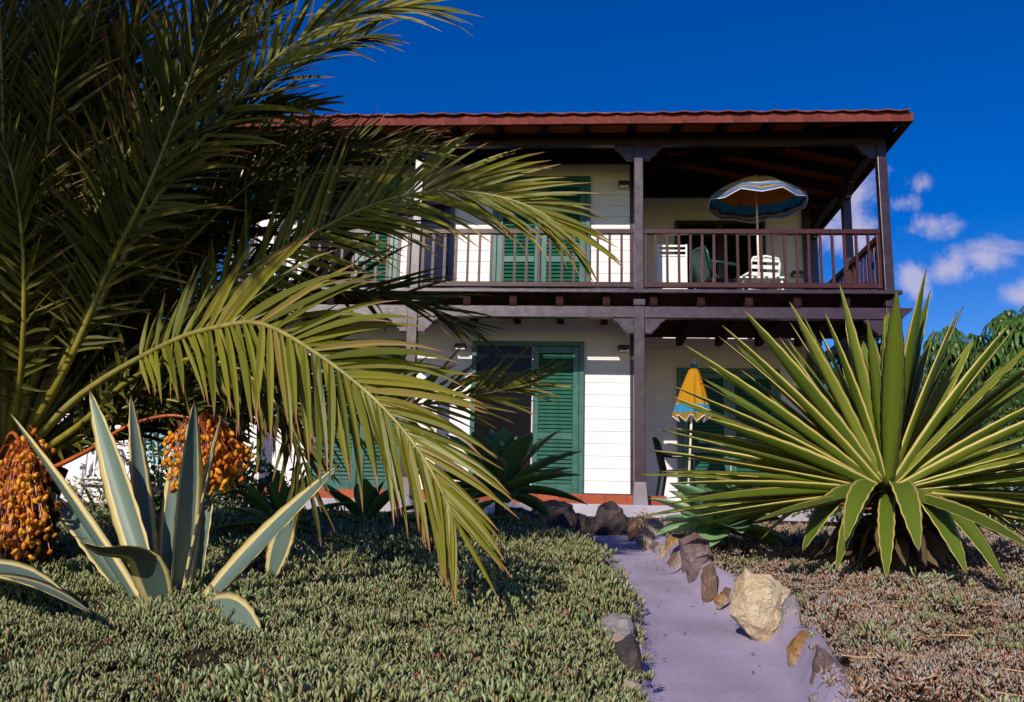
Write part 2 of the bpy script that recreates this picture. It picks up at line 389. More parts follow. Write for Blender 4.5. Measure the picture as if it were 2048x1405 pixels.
def bedz(x, y):
    g = gz(y)
    if y > 11.2 or y < -1: return g
    L, Rr = pl(y), pr(y)
    n = mnoise.noise(Vector((x*.9, y*.9, 3)))*.035+mnoise.noise(Vector((x*2.6, y*2.6, 9)))*.03+mnoise.noise(Vector((x*5.5, y*5.5, 2)))*.014
    fade = min(1, max(0, (11.2-y)/1.5))
    if y > YEND: return g+n*fade
    if x < L: t = min(1, (L-x)/.35); return g+(.03+.09*t+n)*fade - (0.03 if L-x < .02 else 0)
    if x > Rr: t = min(1, (x-Rr-.05)/.22); return g+(.0+.145*max(0, t)+n*max(0, t))*fade - (.05 if t < .3 else 0)
    return g-.05
xs = sorted(set([-300, -150, -80, -45, -28, -18, -13] + [round(-10+i*.5, 2) for i in range(12)] + [round(-4+i*.07, 3) for i in range(130)] + [round(5.2+i*.4, 2) for i in range(16)] + [13, 18, 28, 45, 80, 150, 300]))
ys = sorted(set([-12, -6, -3, -1.5, -.5, .3, 1, 1.5] + [round(1.9+i*.07, 3) for i in range(135)] + [11.4, 11.62, 11.8, 12, 13, 16, 22, 30, 45, 70, 120, 220, 400]))
mb = MB(); mb.v = [(x, y, bedz(x, y)) for y in ys for x in xs]; mb.uv = [(0, 0)]*len(mb.v)
nx = len(xs); mb.f = [(j*nx+i, j*nx+i+1, (j+1)*nx+i+1, (j+1)*nx+i) for j in range(len(ys)-1) for i in range(nx-1)]
struct('ground', mb, M_soil, True)
# the concrete path, its right side swept up as mortar against the kerb stones
mb = MB(); rows = []
yy = 1.0
while yy < YEND:
    L, Rr, g = pl(yy), pr(yy), gz(yy)
    w = Rr-L; row = []
    wob = mnoise.noise(Vector((yy*7, 1, 5)))*.012; kf = max(0, min(1, (9.0-yy)/1.2))
    for u, dz in [(-.10, -.12), (-.02, .02), (.0, .018), (.015, .003), (.12, 0), (.3, .002), (.5, .003), (.7, .002), (.9, .002), (.96, .004), (1.0, .010)]:
        row.append((L+w*u, yy, g+dz+mnoise.noise(Vector((u*2, yy*2, 7)))*.003))
    s1 = mnoise.noise(Vector((yy*9, 8, 5)))*.016
    row.append((Rr+.035+wob, yy, g+.045*kf+s1*.3)); row.append((Rr+.07+wob, yy, g+.13*kf+s1)); row.append((Rr+.12+wob, yy, g+.155*kf+s1)); row.append((Rr+.20+wob, yy, g+.05))
    rows.append(row); yy += .06
for r in rows: mb.add(r, [])
k = len(rows[0]); mb.f = [(j*k+i, j*k+i+1, (j+1)*k+i+1, (j+1)*k+i) for j in range(len(rows)-1) for i in range(k-1)]
struct('path', mb, M_path, True)

# ------------------------------------------------------------------ the house
ZT, ZF = .463, 3.25
YP, YW, YW2 = 12.0, 13.0, 14.8
house = thing('house', 'two storey white boarded house with dark wooden verandah and balcony under a red tiled roof', 'house', (0, 13.5, .2))
# terrace
mb = MB(); mb.box(-5.9, 5.0, 11.62, 12.08, -.1, .325); part('terrace_curb', mb, M_curb, house, bevel=.012)
mb = MB(); mb.box(-5.9, 4.9, 12.085, 19, -.1, .445); part('terrace_slab', mb, M_curb, house)
tm = MB(); tm.box(-.148, .148, -.012, .012, .0, .118); tme = mk_mesh('riser_tile', tm, M_tile)
fm = MB(); fm.box(-.148, .148, -.148, .148, 0, .016); fme = mk_mesh('floor_tile', fm, M_tile)
terr = part('terrace_edge', MB().box(-5.9, 4.9, 12.088, 12.10, .327, .445), M_tile, house)
i = 0; x = -5.75
while x < 4.9:
    link('riser_tile', tme, terr, (x, 12.072, .335))
    for r in range(3 if x > -4.5 else 2): link('floor_tile', fme, terr, (x, 12.215+r*.30, .447))
    x += .30
# wall blocks
wl1 = part('wall', MB().box(-5.0, .80, YW+.02, 19, .445, 5.85), M_white, house)
wl2 = part('wall', MB().box(.82, 3.96, YW2+.02, 19, .445, 6.1), M_white, house)
unit = MB(); unit.prism([(0, .004), (-.015, .0), (-.015, .012), (-.009, .176), (0, .178)], 0, 0, 1); bme = mk_mesh('siding_board', unit, M_white)
def boards(wall, y, x0, x1, z0, z1):
    z = z0
    while z < z1-.05:
        h = min(.18, z1-z)
        link('siding_board', bme, wall, (x0+.002, y+.019+random.uniform(0, .001), z), scale=(x1-x0-.004, 1, h/.18)); z += .18
for x0, x1 in [(-5.0, -3.95), (-2.45, -1.55), (.12, .80)]: boards(wl1, YW, x0, x1, .515, 3.03)
for x0, x1 in [(-3.95, -2.45), (-1.55, .12)]: boards(wl1, YW, x0, x1, 2.75, 3.03)
for x0, x1 in [(-5.0, -4.25), (-2.75, -2.5), (-1.9, -1.30), (.195, .80)]: boards(wl1, YW, x0, x1, ZF+.02, 5.8)
for x0, x1 in [(-4.25, -2.75), (-1.30, .195)]: boards(wl1, YW, x0, x1, 5.36, 5.8)
boards(wl1, YW, -2.5, -1.9, 4.96, 5.8)
for x0, x1 in [(.87, 1.69), (3.37, 3.90)]: boards(wl2, YW2, x0, x1, .515, 3.03)
boards(wl2, YW2, 1.69, 3.37, 2.70, 3.03)
for x0, x1 in [(.87, 1.68), (3.21, 3.90)]: boards(wl2, YW2, x0, x1, ZF+.02, 6.0)
boards(wl2, YW2, 1.68, 3.21, 5.285, 6.0)
part('skirting', MB().box(-5, .8, YW-.03, YW+.015, .465, .515), M_woodH, house)
part('skirting', MB().box(.9, 3.9, YW2-.03, YW2+.015, .465, .515), M_woodH, house)
for z0, z1 in ((.465, 3.02), (ZF+.005, 5.8)):
    part('corner_board', MB().box(.805, .868, YW-.012, YW+.05, z0, z1), M_woodV, house)
    part('corner_board', MB().box(-5.06, -5.005, YW-.012, YW+.05, z0, z1), M_woodV, house)
part('corner_post', MB().box(3.83, 3.965, YW2-.06, YW2+.012, .465, 6.0), M_woodV, house)
# shuttered doors
def shutter(x0, x1, z0, z1, y, zmid=None, singles=True):
    st = .085; mbf = MB()
    mbf.box(x0, x0+st, y-.04, y, z0, z1); mbf.box(x1-st, x1, y-.04, y, z0, z1)
    zm = zmid if zmid else z0+(z1-z0)*.40
    for a, b in ((z0, z0+.16), (zm-.05, zm+.05), (z1-.10, z1)): mbf.box(x0+st, x1-st, y-.038, y-.002, a, b)
    sh = part('shutter', mbf, M_greenf, house, bevel=.006)
    wd = x1-x0-2*st
    sm = MB(); sm.prism([(-.030, -.018), (-.024, -.022), (-.004, .020), (-.010, .024)], 0, 0, wd)
    bk = MB().box(x0+st, x1-st, y-.006, y-.001, z0+.16, z1-.10); part('backing', bk, M_green, sh)
    if singles: me = mk_mesh('slat', sm, M_green)
    allm = MB()
    for a, b in ((z0+.16, zm-.05), (zm+.05, z1-.10)):
        n = int((b-a)/.056); pitch = (b-a)/n
        for i in range(n):
            zz = a+(i+.5)*pitch
            if singles: link('slat', me, sh, (x0+st, y-.004, zz))
            else: allm.add([(v[0]+x0+st, v[1]+y-.004, v[2]+zz) for v in sm.v], sm.f)
    if not singles: part('slats', allm, M_green, sh, kind='stuff')
    return sh
def frame(x0, x1, z0, z1, y, mat, t=.07):
    m = MB(); m.box(x0, x0+t, y-.055, y+.018, z0, z1); m.box(x1-t, x1, y-.055, y+.018, z0, z1); m.box(x0+t, x1-t, y-.053, y+.016, z1-t, z1)
    return part('door_frame', m, mat, house, bevel=.005)
# ground floor, left bay: right leaf closed, left half glass
frame(-1.55, .12, .465, 2.74, YW, M_greenf)
shutter(-.63, .045, .475, 2.66, YW-.003, 1.33)
part('door_glass', MB().box(-1.475, -.66, YW-.02, YW+.01, .475, 2.66), M_glass, house)
frame(-3.95, -2.45, .465, 2.74, YW, M_greenf)
shutter(-3.87, -3.21, .475, 2.66, YW-.003, 1.33); shutter(-3.19, -2.53, .475, 2.66, YW-.003, 1.33, False)
# ground floor, right bay
frame(1.69, 3.37, .465, 2.69, YW2, M_greenf)
shutter(1.765, 2.52, .475, 2.615, YW2-.003, 1.33); shutter(2.545, 3.295, .475, 2.615, YW2-.003, 1.33)
# upper floor
frame(-1.30, .195, ZF, 5.35, YW, M_greenf)
shutter(-1.225, -.56, ZF+.01, 5.27, YW-.003, 4.02); shutter(-.545, .12, ZF+.01, 5.27, YW-.003, 4.02)
frame(-4.25, -2.75, ZF, 5.35, YW, M_greenf)
shutter(-3.45, -2.83, ZF+.01, 5.27, YW-.003, 4.02, False)
part('door_glass', MB().box(-4.17, -3.47, YW-.02, YW+.01, ZF+.01, 5.27), M_glass, house)
frame(1.68, 3.21, ZF, 5.276, YW2, M_woodV)
gl = part('door_glass', MB().box(1.75, 3.14, YW2-.012, YW2+.01, ZF+.01, 5.2), M_glass, house)
part('stile', MB().box(2.39, 2.50, YW2-.035, YW2-.014, ZF+.01, 5.2), M_woodV, gl)
wf = MB(); wf.box(-2.5, -2.44, YW-.05, YW+.015, 3.35, 4.95); wf.box(-1.96, -1.9, YW-.05, YW+.015, 3.35, 4.95); wf.box(-2.44, -1.96, YW-.048, YW+.013, 4.89, 4.95); wf.box(-2.44, -1.96, YW-.048, YW+.013, 3.35, 3.42)
wo = part('window', wf, M_woodV, house); part('pane', MB().box(-2.44, -1.96, YW-.01, YW+.008, 3.42, 4.89), M_blueglass, wo)
# wall lamps, switch
for x, y, z in ((.70, YW-.03, 5.16), (.70, YW-.03, 2.60), (3.72, YW2-.03, 2.55), (3.70, YW2-.03, 4.28), (-1.72, YW-.03, 2.60)):
    lm = part('wall_lamp', MB().box(x-.085, x+.085, y-.13, y+.02, z, z+.075), M_lamp, house, bevel=.012)
    part('lens', MB().box(x-.07, x+.07, y-.12, y, z-.012, z-.001), M_plwhite, lm)
part('light_switch', MB().box(1.335, 1.43, YW2-.03, YW2-.0, 1.615, 1.685), M_plwhite, house, bevel=.006)

# posts
XP = [.86, 4.23, -2.285, -4.92]
prof_b = [(0, 0), (.285, 0), (.285, -.028), (.262, -.045), (.238, -.052), (.215, -.085), (.195, -.118), (.165, -.140), (.145, -.172), (.118, -.178), (.112, -.214), (0, -.214)]
def bracket(x, y, z, dx, dy, t=.085):
    m = MB()
    if dx: m.prism([(x+dx*a, z+b) for a, b in prof_b], 1, y-t/2, y+t/2)
    else: m.prism([(y+dy*a, z+b) for a, b in prof_b], 0, x-t/2, x+t/2)
    part('bracket', m, M_woodV, house, bevel=.006)
def post(x, y, z0, z1, w):
    part('post', MB().box(x-w/2, x+w/2, y-w/2, y+w/2, z0, z1), M_woodV, house, bevel=.009)
for x in XP:
    post(x, YP, .60, 3.035, .147); post(x, YP, ZF+.004, 5.49, .128)
    m = MB(); m.prism([(x-.112, .2), (x+.112, .2), (x+.076, .628), (x-.076, .628)], 1, YP-.17, YP+.06)
    part('post_base', m, M_plinth, house, bevel=.012)
    for s in (-1, 1):
        if x > 4 and s > 0 or x < -4 and s < 0: continue
        bracket(x+s*.07, YP, 2.865, s, 0); bracket(x+s*.062, YP, 5.403, s, 0)
    part('post_cap', MB().box(x-.078, x+.078, YP-.085, YP+.05, 3.045, 3.125), M_woodV, house)
for y in (13.64, 15.6):
    post(4.23, y, .44, 2.87, .14); post(4.23, y, ZF+.004, 5.405, .13)
    for s in (-1, 1):
        if y > 15 and s > 0: continue
        bracket(4.23, y+s*.065, 2.865, 0, s); bracket(4.23, y+s*.065, 5.403, 0, s)
bracket(4.23, YP+.07, 5.403, 0, 1); bracket(4.23, YP+.075, 2.865, 0, 1)
post(-5.62, 12.85, .44, 2.87, .14); post(-5.62, 12.85, ZF+.004, 5.405, .13)
# beams
zr_ = lambda y: 5.60+.22*(y-12)
part('beam', MB().box(-4.92, 4.16, YP-.055, YP+.055, 5.405, 5.49), M_woodH, house, bevel=.006)
part('wall_plate', MB().box(-4.92, 4.42, YP-.04, YP+.07, 5.492, 5.60), M_woodM, house)
part('beam', MB().box(4.17, 4.29, YP+.066, 16, 5.405, 5.49), M_woodH, house)
part('purlin', MB().box(.82, 2.2, 13.58, 13.70, zr_(13.64)-.11, zr_(13.64)-.012), M_woodM, house)
part('purlin', MB().box(-5.0, 3.1, 12.72, 12.82, zr_(12.77)-.10, zr_(12.77)-.012), M_woodM, house)
part('frieze_board', MB().box(.87, 3.83, YW2-.05, YW2-.005, 5.70, 6.14), M_woodM, house)
part('frieze_board', MB().box(-5.0, .80, YW-.05, YW-.005, 5.56, 5.78), M_woodM, house)
endp = [(4.16, 3.03), (4.52, 3.03), (4.50, 2.99), (4.42, 2.93), (4.38, 2.885), (4.36, 2.868), (4.16, 2.868)]
lb = MB(); lb.box(-4.92, 4.155, YP-.06, YP+.06, 2.868, 3.03); lb.prism(endp, 1, YP-.058, YP+.058); part('beam', lb, M_woodH, house, bevel=.006)
part('beam', MB().box(4.17, 4.29, YP+.075, 16, 2.868, 3.03), M_woodH, house)
def diag(z0, z1, w, name, a=(-4.9, 12.0), b=(-5.62, 12.85), mat=M_woodH):
    d = Vector((b[0]-a[0], b[1]-a[1], 0)).normalized(); n = Vector((-d.y, d.x, 0))*w/2
    pts = [(a[0]+n.x, a[1]+n.y), (b[0]+n.x, b[1]+n.y), (b[0]-n.x, b[1]-n.y), (a[0]-n.x, a[1]-n.y)]
    return part(name, MB().prism(pts, 2, z0, z1), mat, house)
diag(5.405, 5.49, .1, 'beam'); diag(2.868, 3.03, .11, 'beam')
# joists with the deck boards over them
jm = MB(); jm.prism([(0, .165), (0, .02), (.03, -.035), (.06, -.035), (2.7, 0), (2.7, .165)], 0, -.05, .05); jme = mk_mesh('joist', jm, M_woodM)
x = -4.75
while x < 4.3:
    link('joist', jme, house, (x, 11.92, 3.035)); x += .645
dm = MB(); dm.box(0, 1, -.066, .066, 0, .045); dme = mk_mesh('deck_board', dm, M_woodM)
deck = part('deck_nosing', MB().box(-5.0, 4.36, 11.84, 11.89, 3.195, 3.252), M_woodH, house, bevel=.008)
y = 11.96
while y < 14.75:
    x0, x1 = (-5.0, 4.34) if y < 12.93 else (.83, 4.34)
    link('deck_board', dme, deck, (x0 if y < 12.8 else x0, y, 3.204), scale=(x1-x0, 1, 1)); y += .136
part('deck_wing', MB().prism([(-4.99, 11.9), (-4.99, 13), (-5.9, 13.6), (-5.75, 12.75)], 2, 3.20, 3.245), M_woodH, house)
# railings
bm_ = MB(); bm_.box(-.017, .017, -.017, .017, 0, .70); bume = mk_mesh('baluster', bm_, M_rail)
def railing(x0, x1):
    m = MB(); m.box(x0, x1, YP-.035, YP+.045, 4.085, 4.155); m.box(x0+.05, x1-.05, YP-.03, YP+.03, 3.31, 3.385)
    m.box(x0+.002, x0+.052, YP-.028, YP+.028, 3.305, 4.084); m.box(x1-.052, x1-.002, YP-.028, YP+.028, 3.305, 4.084)
    r = part('railing', m, M_rail, house, bevel=.007)
    n = max(2, round((x1-x0)/.165))
    for i in range(1, n): link('baluster', bume, r, (x0+(x1-x0)*i/n, YP, 3.385))
railing(.932, 4.155); railing(-2.21, .788); railing(-4.85, -2.36)
m = MB(); m.box(4.19, 4.27, YP+.07, 15.53, 4.085, 4.155); m.box(4.20, 4.26, YP+.07, 15.53, 3.31, 3.385); r = part('railing', m, M_rail, house)
for i in range(1, 21): link('baluster', bume, r, (4.23, 12.07+3.46*i/21, 3.385))
diag(4.085, 4.155, .08, 'railing', mat=M_rail)
# roof
SL = .22
def zr(y): return 5.60+SL*(y-12)          # underside of the rafters
EY, XR, XL = 11.45, 4.50, -5.25
rm = MB(); rm.prism([(11.47, zr(11.47)+.02), (11.50, zr(11.5)), (17.5, zr(17.5)), (17.5, zr(17.5)+.12), (11.47, zr(11.47)+.12)], 0, -.045, .045); rme = mk_mesh('rafter', rm, M_woodM)
x = -4.95
roofp = [(XL+.35, EY+.02), (XR-.058, EY+.02), (1.0, EY+3.462), (1.0, 19), (XL-1.6, 19), (XL-1.6, EY+1.9)]
mb = MB(); nR = len(roofp)
mb.add([(a, b, zr(b)+.15) for a, b in roofp]+[(a, b, zr(b)+.19) for a, b in roofp], [tuple(range(nR-1, -1, -1)), tuple(range(nR, 2*nR))]+[(i, (i+1) % nR, (i+1) % nR+nR, i+nR) for i in range(nR)])
roof = part('roof', mb, M_ceil, house)
def hip(x): return 17.5 if x < 1.0 else EY+.02+(XR-.058-x)
while x < 4.4:
    ye = hip(x)
    if ye > 17: link('rafter', rme, roof, (x, 0, 0))
    else:
        r2 = MB(); r2.prism([(11.47, zr(11.47)+.02), (11.50, zr(11.5)), (ye, zr(ye)), (ye, zr(ye)+.12), (11.47, zr(11.47)+.12)], 0, x-.045, x+.045); part('rafter', r2, M_woodM, roof)
    x += .635
# the right hand slope of the hip, with its own rafters and level eave
hs = [(XR-.052, EY+.012, 0), (XR-.052, 19, 0), (1.0, 19, 3.442), (1.0, EY+3.472, 3.442)]
h0 = zr(EY+.02)+.15
mb = MB(); mb.add([(a, b, h0+SL*t) for a, b, t in hs]+[(a, b, h0+.04+SL*t) for a, b, t in hs], [(3, 2, 1, 0), (4, 5, 6, 7)]+[(i, (i+1) % 4, (i+1) % 4+4, i+4) for i in range(4)])
part('roof_slope', mb, M_ceil, roof)
y = 12.2
while y < 17:
    x0 = max(1.0, XR-.058-(y-EY-.02)); r2 = MB(); zz = lambda x: h0-.15+SL*(XR-.058-x)
    r2.prism([(x0, zz(x0)), (XR-.07, zz(XR-.07)), (XR-.07, zz(XR-.07)+.12), (x0, zz(x0)+.12)], 1, y-.045, y+.045); part('rafter', r2, M_woodM, roof); y += .635
hr = MB(); pA, pB = (XR-.06, EY+.02), (1.0, EY+3.46)
hr.prism([(XR-.12, EY+.03), (XR-.04, EY+.11), (1.04, EY+3.5), (.96, EY+3.42)], 2, 0, .13)
hr.v = [(a, b, c+zr(b)-.02) for a, b, c in hr.v]; part('hip_rafter', hr, M_woodM, roof)
cm_ = MB(); cm_.box(0, 1, -.072, .072, 0, .018); cme = mk_mesh('ceiling_board', cm_, M_ceil)
y = 11.56
while y < 15.2:
    o = link('ceiling_board', cme, roof, (XL+.4 if y < 13 else .5, y, zr(y)+.126+random.uniform(0, .004)), scale=(min(XR-.062, XR-.062-(y-EY))-(XL+.4 if y < 13 else .5), 1, 1)); o.rotation_euler = (math.atan(SL), 0, 0); y += .148
fm = MB(); fm.box(-.1155, .1155, -.014, .014, 0, .125); fame = mk_mesh('fascia_tile', fm, M_fascia)
x = XL+.47
while x < XR-.1:
    link('fascia_tile', fame, roof, (x, EY+random.uniform(-.002, .002), 5.493+random.uniform(-.002, .002))); x += .2335
part('fascia', MB().box(XR-.055, XR, EY-.012, 18.9, 5.495, 5.622), M_fascia, roof, bevel=.008)
def tile_prof(n=10, w=.30):
    pts = []
    for i in range(n+1):
        t = i/n; pts.append((t*w, .012*math.cos(t*2*math.pi)*(1 if math.cos(t*2*math.pi) > 0 else .45)))
    return pts
tp = tile_prof(); tmz = MB(); n = len(tp)
for yy_, dz in ((-.05, .0), (.40, .10)):
    for th in (0, .016):
        tmz.v += [(a, yy_, b+dz+th) for a, b in tp]
tmz.uv = [(0, 0)]*len(tmz.v)
for i in range(n-1):
    tmz.f += [(i, i+1, n+i+1, n+i), (n+i, n+i+1, 3*n+i+1, 3*n+i), (i+1, i, 2*n+i, 2*n+i+1), (2*n+i, 3*n+i, 3*n+i+1, 2*n+i+1)]
tmz.f += [(0, n, 3*n, 2*n), (n-1, 3*n-1, 4*n-1, 2*n-1)]
tme2 = mk_mesh('roof_tile', tmz, M_roof, smooth=False)
x = XL+.34
while x < XR-.1:
    link('roof_tile', tme2, roof, (x+random.uniform(-.004, .004), EY-.01+random.uniform(-.012, .012), 5.624+random.uniform(-.005, .005)), rot=(0, 0, random.uniform(-.006, .006))); x += .302
sh = MB(); nxs = 240
for j in (0, 1):
    for i in range(nxs+1):
        xx = XL+.34+(XR-XL-.4)*i/nxs; yv = 11.78 if j == 0 else (19 if xx < 1.0 else max(11.79, hip(xx)))
        sh.v.append((xx, yv, zr(yv)+.205+.015*math.cos((xx-XL-.34)/.302*2*math.pi)))
sh.uv = [(0, 0)]*len(sh.v); sh.f = [(i, i+1, nxs+2+i, nxs+1+i) for i in range(nxs)]
part('roof_tiles', sh, M_roof, roof, True, kind='stuff')

# ------------------------------------------------------------------ parasols, chairs, odds and ends
def canopy_mat(name, stops):
    m, n, l, b = nmat(name, stops[0][1], .7, .2)
    s = uvsep(n, l); x = noise_tex(n, l, 6, 5)
    a = n.new('ShaderNodeMath'); a.operation = 'MULTIPLY_ADD'; a.inputs[1].default_value = .16
    sb = n.new('ShaderNodeMath'); sb.operation = 'SUBTRACT'; sb.inputs[1].default_value = .5
    l.new(x.outputs[0], sb.inputs[0]); l.new(sb.outputs[0], a.inputs[0]); l.new(s.outputs[1], a.inputs[2])
    r = ramp(n, l, a.outputs[0], stops); r.color_ramp.interpolation = 'CONSTANT'
    l.new(r.outputs[0], b.inputs['Base Color'])
    t = n.new('ShaderNodeBsdfTranslucent'); l.new(r.outputs[0], t.inputs[0]); ms = n.new('ShaderNodeMixShader'); ms.inputs[0].default_value = .5
    l.new(b.outputs[0], ms.inputs[1]); l.new(t.outputs[0], ms.inputs[2]); l.new(ms.outputs[0], n['Material Output'].inputs[0])
    return m
YEL, BLU, DBL, WHT, ORA, BRN = (.72, .36, .015), (.04, .34, .66), (.03, .07, .22), (.78, .78, .8), (.75, .26, .015), (.30, .17, .02)
M_can = canopy_mat('parasol_canopy_print', [(0, ORA), (.70, BLU), (.825, DBL), (.865, (.7, .36, .02)), (.90, (.14, .24, .52)), (1.0, (.14, .24, .52))])
M_can2 = canopy_mat('folded_parasol_print', [(0, WHT), (.05, BLU), (.13, YEL), (.74, (.06, .36, .66)), (.885, (.45, .27, .02)), (1.0, BRN)])
M_canout = canopy_mat('parasol_outer_print', [(0, (.80, .42, .02)), (.52, (.78, .60, .16)), (.68, (.70, .70, .62)), (.80, (.20, .32, .62)), (1.0, (.20, .32, .62))])
M_edge = paint('white_binding', (.8, .8, .82), .7, .05)
def open_parasol(loc, label, zrim, R, rise, base_z, tilt=(0, 0), rot=.3, lean=None):
    t = thing('parasol', label, 'parasol', loc, 'parasols of the house')
    x, y = loc[0], loc[1]
    K = 8; rings = 9; m = MB(); edge = []; c = Vector((x, y, zrim))
    tm = Matrix.Rotation(tilt[0], 4, 'X') @ Matrix.Rotation(tilt[1], 4, 'Y')
    sub = 6
    def pt(i, q):
        f = i/rings
        seg = (q*K/(2*math.pi)) % 1
        sag = .5-abs(seg-.5)                      # 0 at ribs, .5 between
        rr = R*f*(1-.10*sag*f); z = rise*(1-f**1.8)-.05*sag*f
        return rr, z
    for i in range(rings+1):
        for j in range(K*sub):
            q = rot+2*math.pi*j/(K*sub); rr, z = pt(i, q-rot)
            m.v.append(tuple(c+tm @ Vector((rr*math.cos(q), rr*math.sin(q), z)))); m.uv.append((j/(K*sub), .02+.86*i/rings))
    for j in range(K*sub):                       # the hanging scalloped valance
        q = rot+2*math.pi*j/(K*sub); rr, z = pt(rings, q-rot); seg = (j % sub)/sub
        dz = -.05-.035*math.sin(math.pi*seg)
        p = c+tm @ Vector((rr*1.01*math.cos(q), rr*1.01*math.sin(q), z+dz)); m.v.append(tuple(p)); m.uv.append((j/(K*sub), .985)); edge.append(p)
    kk = K*sub; m.f = [(i*kk+j, i*kk+(j+1) % kk, (i+1)*kk+(j+1) % kk, (i+1)*kk+j) for i in range(rings+1) for j in range(kk)]
    can = part('canopy', m, M_can, t, True)
    m2 = MB(); kk2 = K*sub
    m2.v = [(a[0]-c.x, a[1]-c.y, a[2]) for a in m.v[:(rings+1)*kk2]]; m2.v = [(a*1.006+c.x, b_*1.006+c.y, z_+.006) for a, b_, z_ in m2.v]; m2.uv = m.uv[:(rings+1)*kk2]
    m2.f = [f_ for f_ in m.f if max(f_) < (rings+1)*kk2]; part('outer_cloth', m2, M_canout, can, True)
    part('binding', MB().tube(edge+[edge[0]], .007, 4, False), M_edge, can)
    for j in range(K):
        q = rot+2*math.pi*j/K
        pts = [c+tm @ Vector((pt(i, 0)[0]*.99*math.cos(q), pt(i, 0)[0]*.99*math.sin(q), pt(i, 0)[1]-.012)) for i in range(rings+1)]
        part('rib', MB().tube(pts, .004, 4), M_lamp, t)
    top = c+tm @ Vector((0, 0, rise+.06)); part('pole', MB().tube([Vector((x, y, base_z)), top], .017, 10), M_metal, t, True)
    part('base', MB().lathe([(.0, 0), (.2, 0), (.2, .05), (.06, .09), (.03, .25), (.0, .25)], (x, y, base_z), 16), M_plwhite, t, True)
    return t
uc = P(1513, 402, 12.92)
open_parasol((uc.x, 12.92, ZF+.003), 'open orange and blue parasol with white scalloped edge on the upper balcony', uc.z, .74, .35, ZF+.003, (.02, .0))
lc = P(150, 745, 10.6)
open_parasol((lc.x, 10.6, gz(10.6)), 'orange and blue parasol standing half hidden behind the palm leaf stalks', lc.z, .70, .34, gz(10.6)-.03, (R_(24), R_(-16)))
# folded parasol by the ground floor door
pc = P(1384, 850, 12.9); ptop = P(1388, 722, 12.9); pbot = Vector((P(1376, 1000, 12.9).x, 12.9, .465))
t = thing('parasol', 'folded yellow parasol with a blue band beside the ground floor door', 'parasol', pbot, 'parasols of the house')
ax = (ptop-pbot); m = MB(); kk = 40; rings = 12
d0 = ax.length; dirv = ax.normalized(); sx_ = Vector((1, 0, 0)); sy_ = dirv.cross(sx_)
hb = (P(1384, 838, 12.9)-pbot).length/d0
for i in range(rings+1):
    f = i/rings; a = 1+(hb-1)*f; r0 = .016+.205*f**.85 if f < .92 else .205
    for j in range(kk):
        q = 2*math.pi*j/kk; fold = 1+.22*math.cos(8*q+.8)*min(1, f*2)
        zig = (.045*math.cos(8*q+.8) if i == rings else 0)
        p = pbot+dirv*(d0*a+zig)+(sx_*math.cos(q)*1.15+sy_*math.sin(q)*.75)*r0*fold; m.v.append(tuple(p)); m.uv.append((j/kk, .01+.97*f))
m.f = [(i*kk+j, i*kk+(j+1) % kk, (i+1)*kk+(j+1) % kk, (i+1)*kk+j) for i in range(rings) for j in range(kk)]
can = part('canopy', m, M_can2, t, True)
part('binding', MB().tube([m.v[rings*kk+j] for j in list(range(kk))+[0]], .006, 4, False), M_edge, can)
part('pole', MB().tube([pbot, ptop+dirv*.04], .018, 10), M_metal, t, True)
part('base', MB().lathe([(0, 0), (.2, 0), (.2, .05), (.05, .08), (.03, .2), (0, .2)], pbot, 16), M_plwhite, t, True)

def chair(loc, rz, label, mat, group, slats='v'):
    """moulded plastic armchair; front faces -y before turning"""
    t = thing('garden_chair', label, 'chair', loc, group); t.rotation_euler = (0, 0, rz)
    L = Vector(loc); W_ = lambda m: [setattr(m, 'v', [(v[0]+L.x, v[1]+L.y, v[2]+L.z) for v in m.v]), m][1]
    m = MB(); m.prism([(-.23, .425), (-.20, .44), (.20, .41), (.23, .40), (.23, .38), (.2, .385), (-.2, .415), (-.23, .40)], 0, -.23, .23)
    part('seat', W_(m), mat, t, bevel=.01)
    for sx in (-1, 1):
        for (ya, za, yb, zb) in ((-.24, 0, -.20, .43), (.27, 0, .20, .42)):
            part('leg', W_(MB().tube([(sx*.25, ya, za), (sx*.225, yb, zb)], [.018, .024], 6)), mat, t)
        part('armrest', W_(MB().tube([(sx*.235, -.20, .42), (sx*.265, -.22, .60), (sx*.27, -.15, .645), (sx*.27, .10, .645), (sx*.235, .24, .66)], [.02, .022, .026, .026, .02], 6)), mat, t, True)
    fr = MB().tube([(-.22, .20, .40), (-.225, .29, .80), (-.19, .315, .875), (0, .325, .90), (.19, .315, .875), (.225, .29, .80), (.22, .20, .40)], .022, 6)
    bk = part('backrest', W_(fr), mat, t, True)
    if slats == 'v':
        for i in range(6):
            xx = -.15+.06*i; part('slat', W_(MB().prism([(.205, .42), (.215, .42), (.325, .87), (.315, .87)], 0, xx-.02, xx+.02)), mat, bk)
    else:
        for i in range(4):
            z = .50+.105*i; y0 = .225+.09*(z-.5)/.4
            part('slat', W_(MB().box(-.215, .215, y0, y0+.02, z, z+.06)), mat, bk)
    return t
GC = 'plastic garden chairs'
p = P(1432, 560, 13.0); chair((p.x, 13.0, ZF+.003), R_(115), 'dark green plastic armchair left of the open parasol on the balcony', M_plgreen, GC)
p = P(1524, 560, 13.35); chair((p.x, 13.55, ZF+.003), R_(188), 'white slatted chair turned away under the open parasol on the balcony', M_plwhite, GC, 'h')
p = P(1350, 1000, 13.2); chair((p.x+.05, 13.3, .465), R_(75), 'black plastic armchair beside the folded yellow parasol', M_plblack, GC)
p = P(205, 900, 10.8); chair((p.x, 10.9, gz(10.9)-.0), R_(30), 'white plastic chair beside the half hidden parasol behind the palm', M_plwhite, GC)
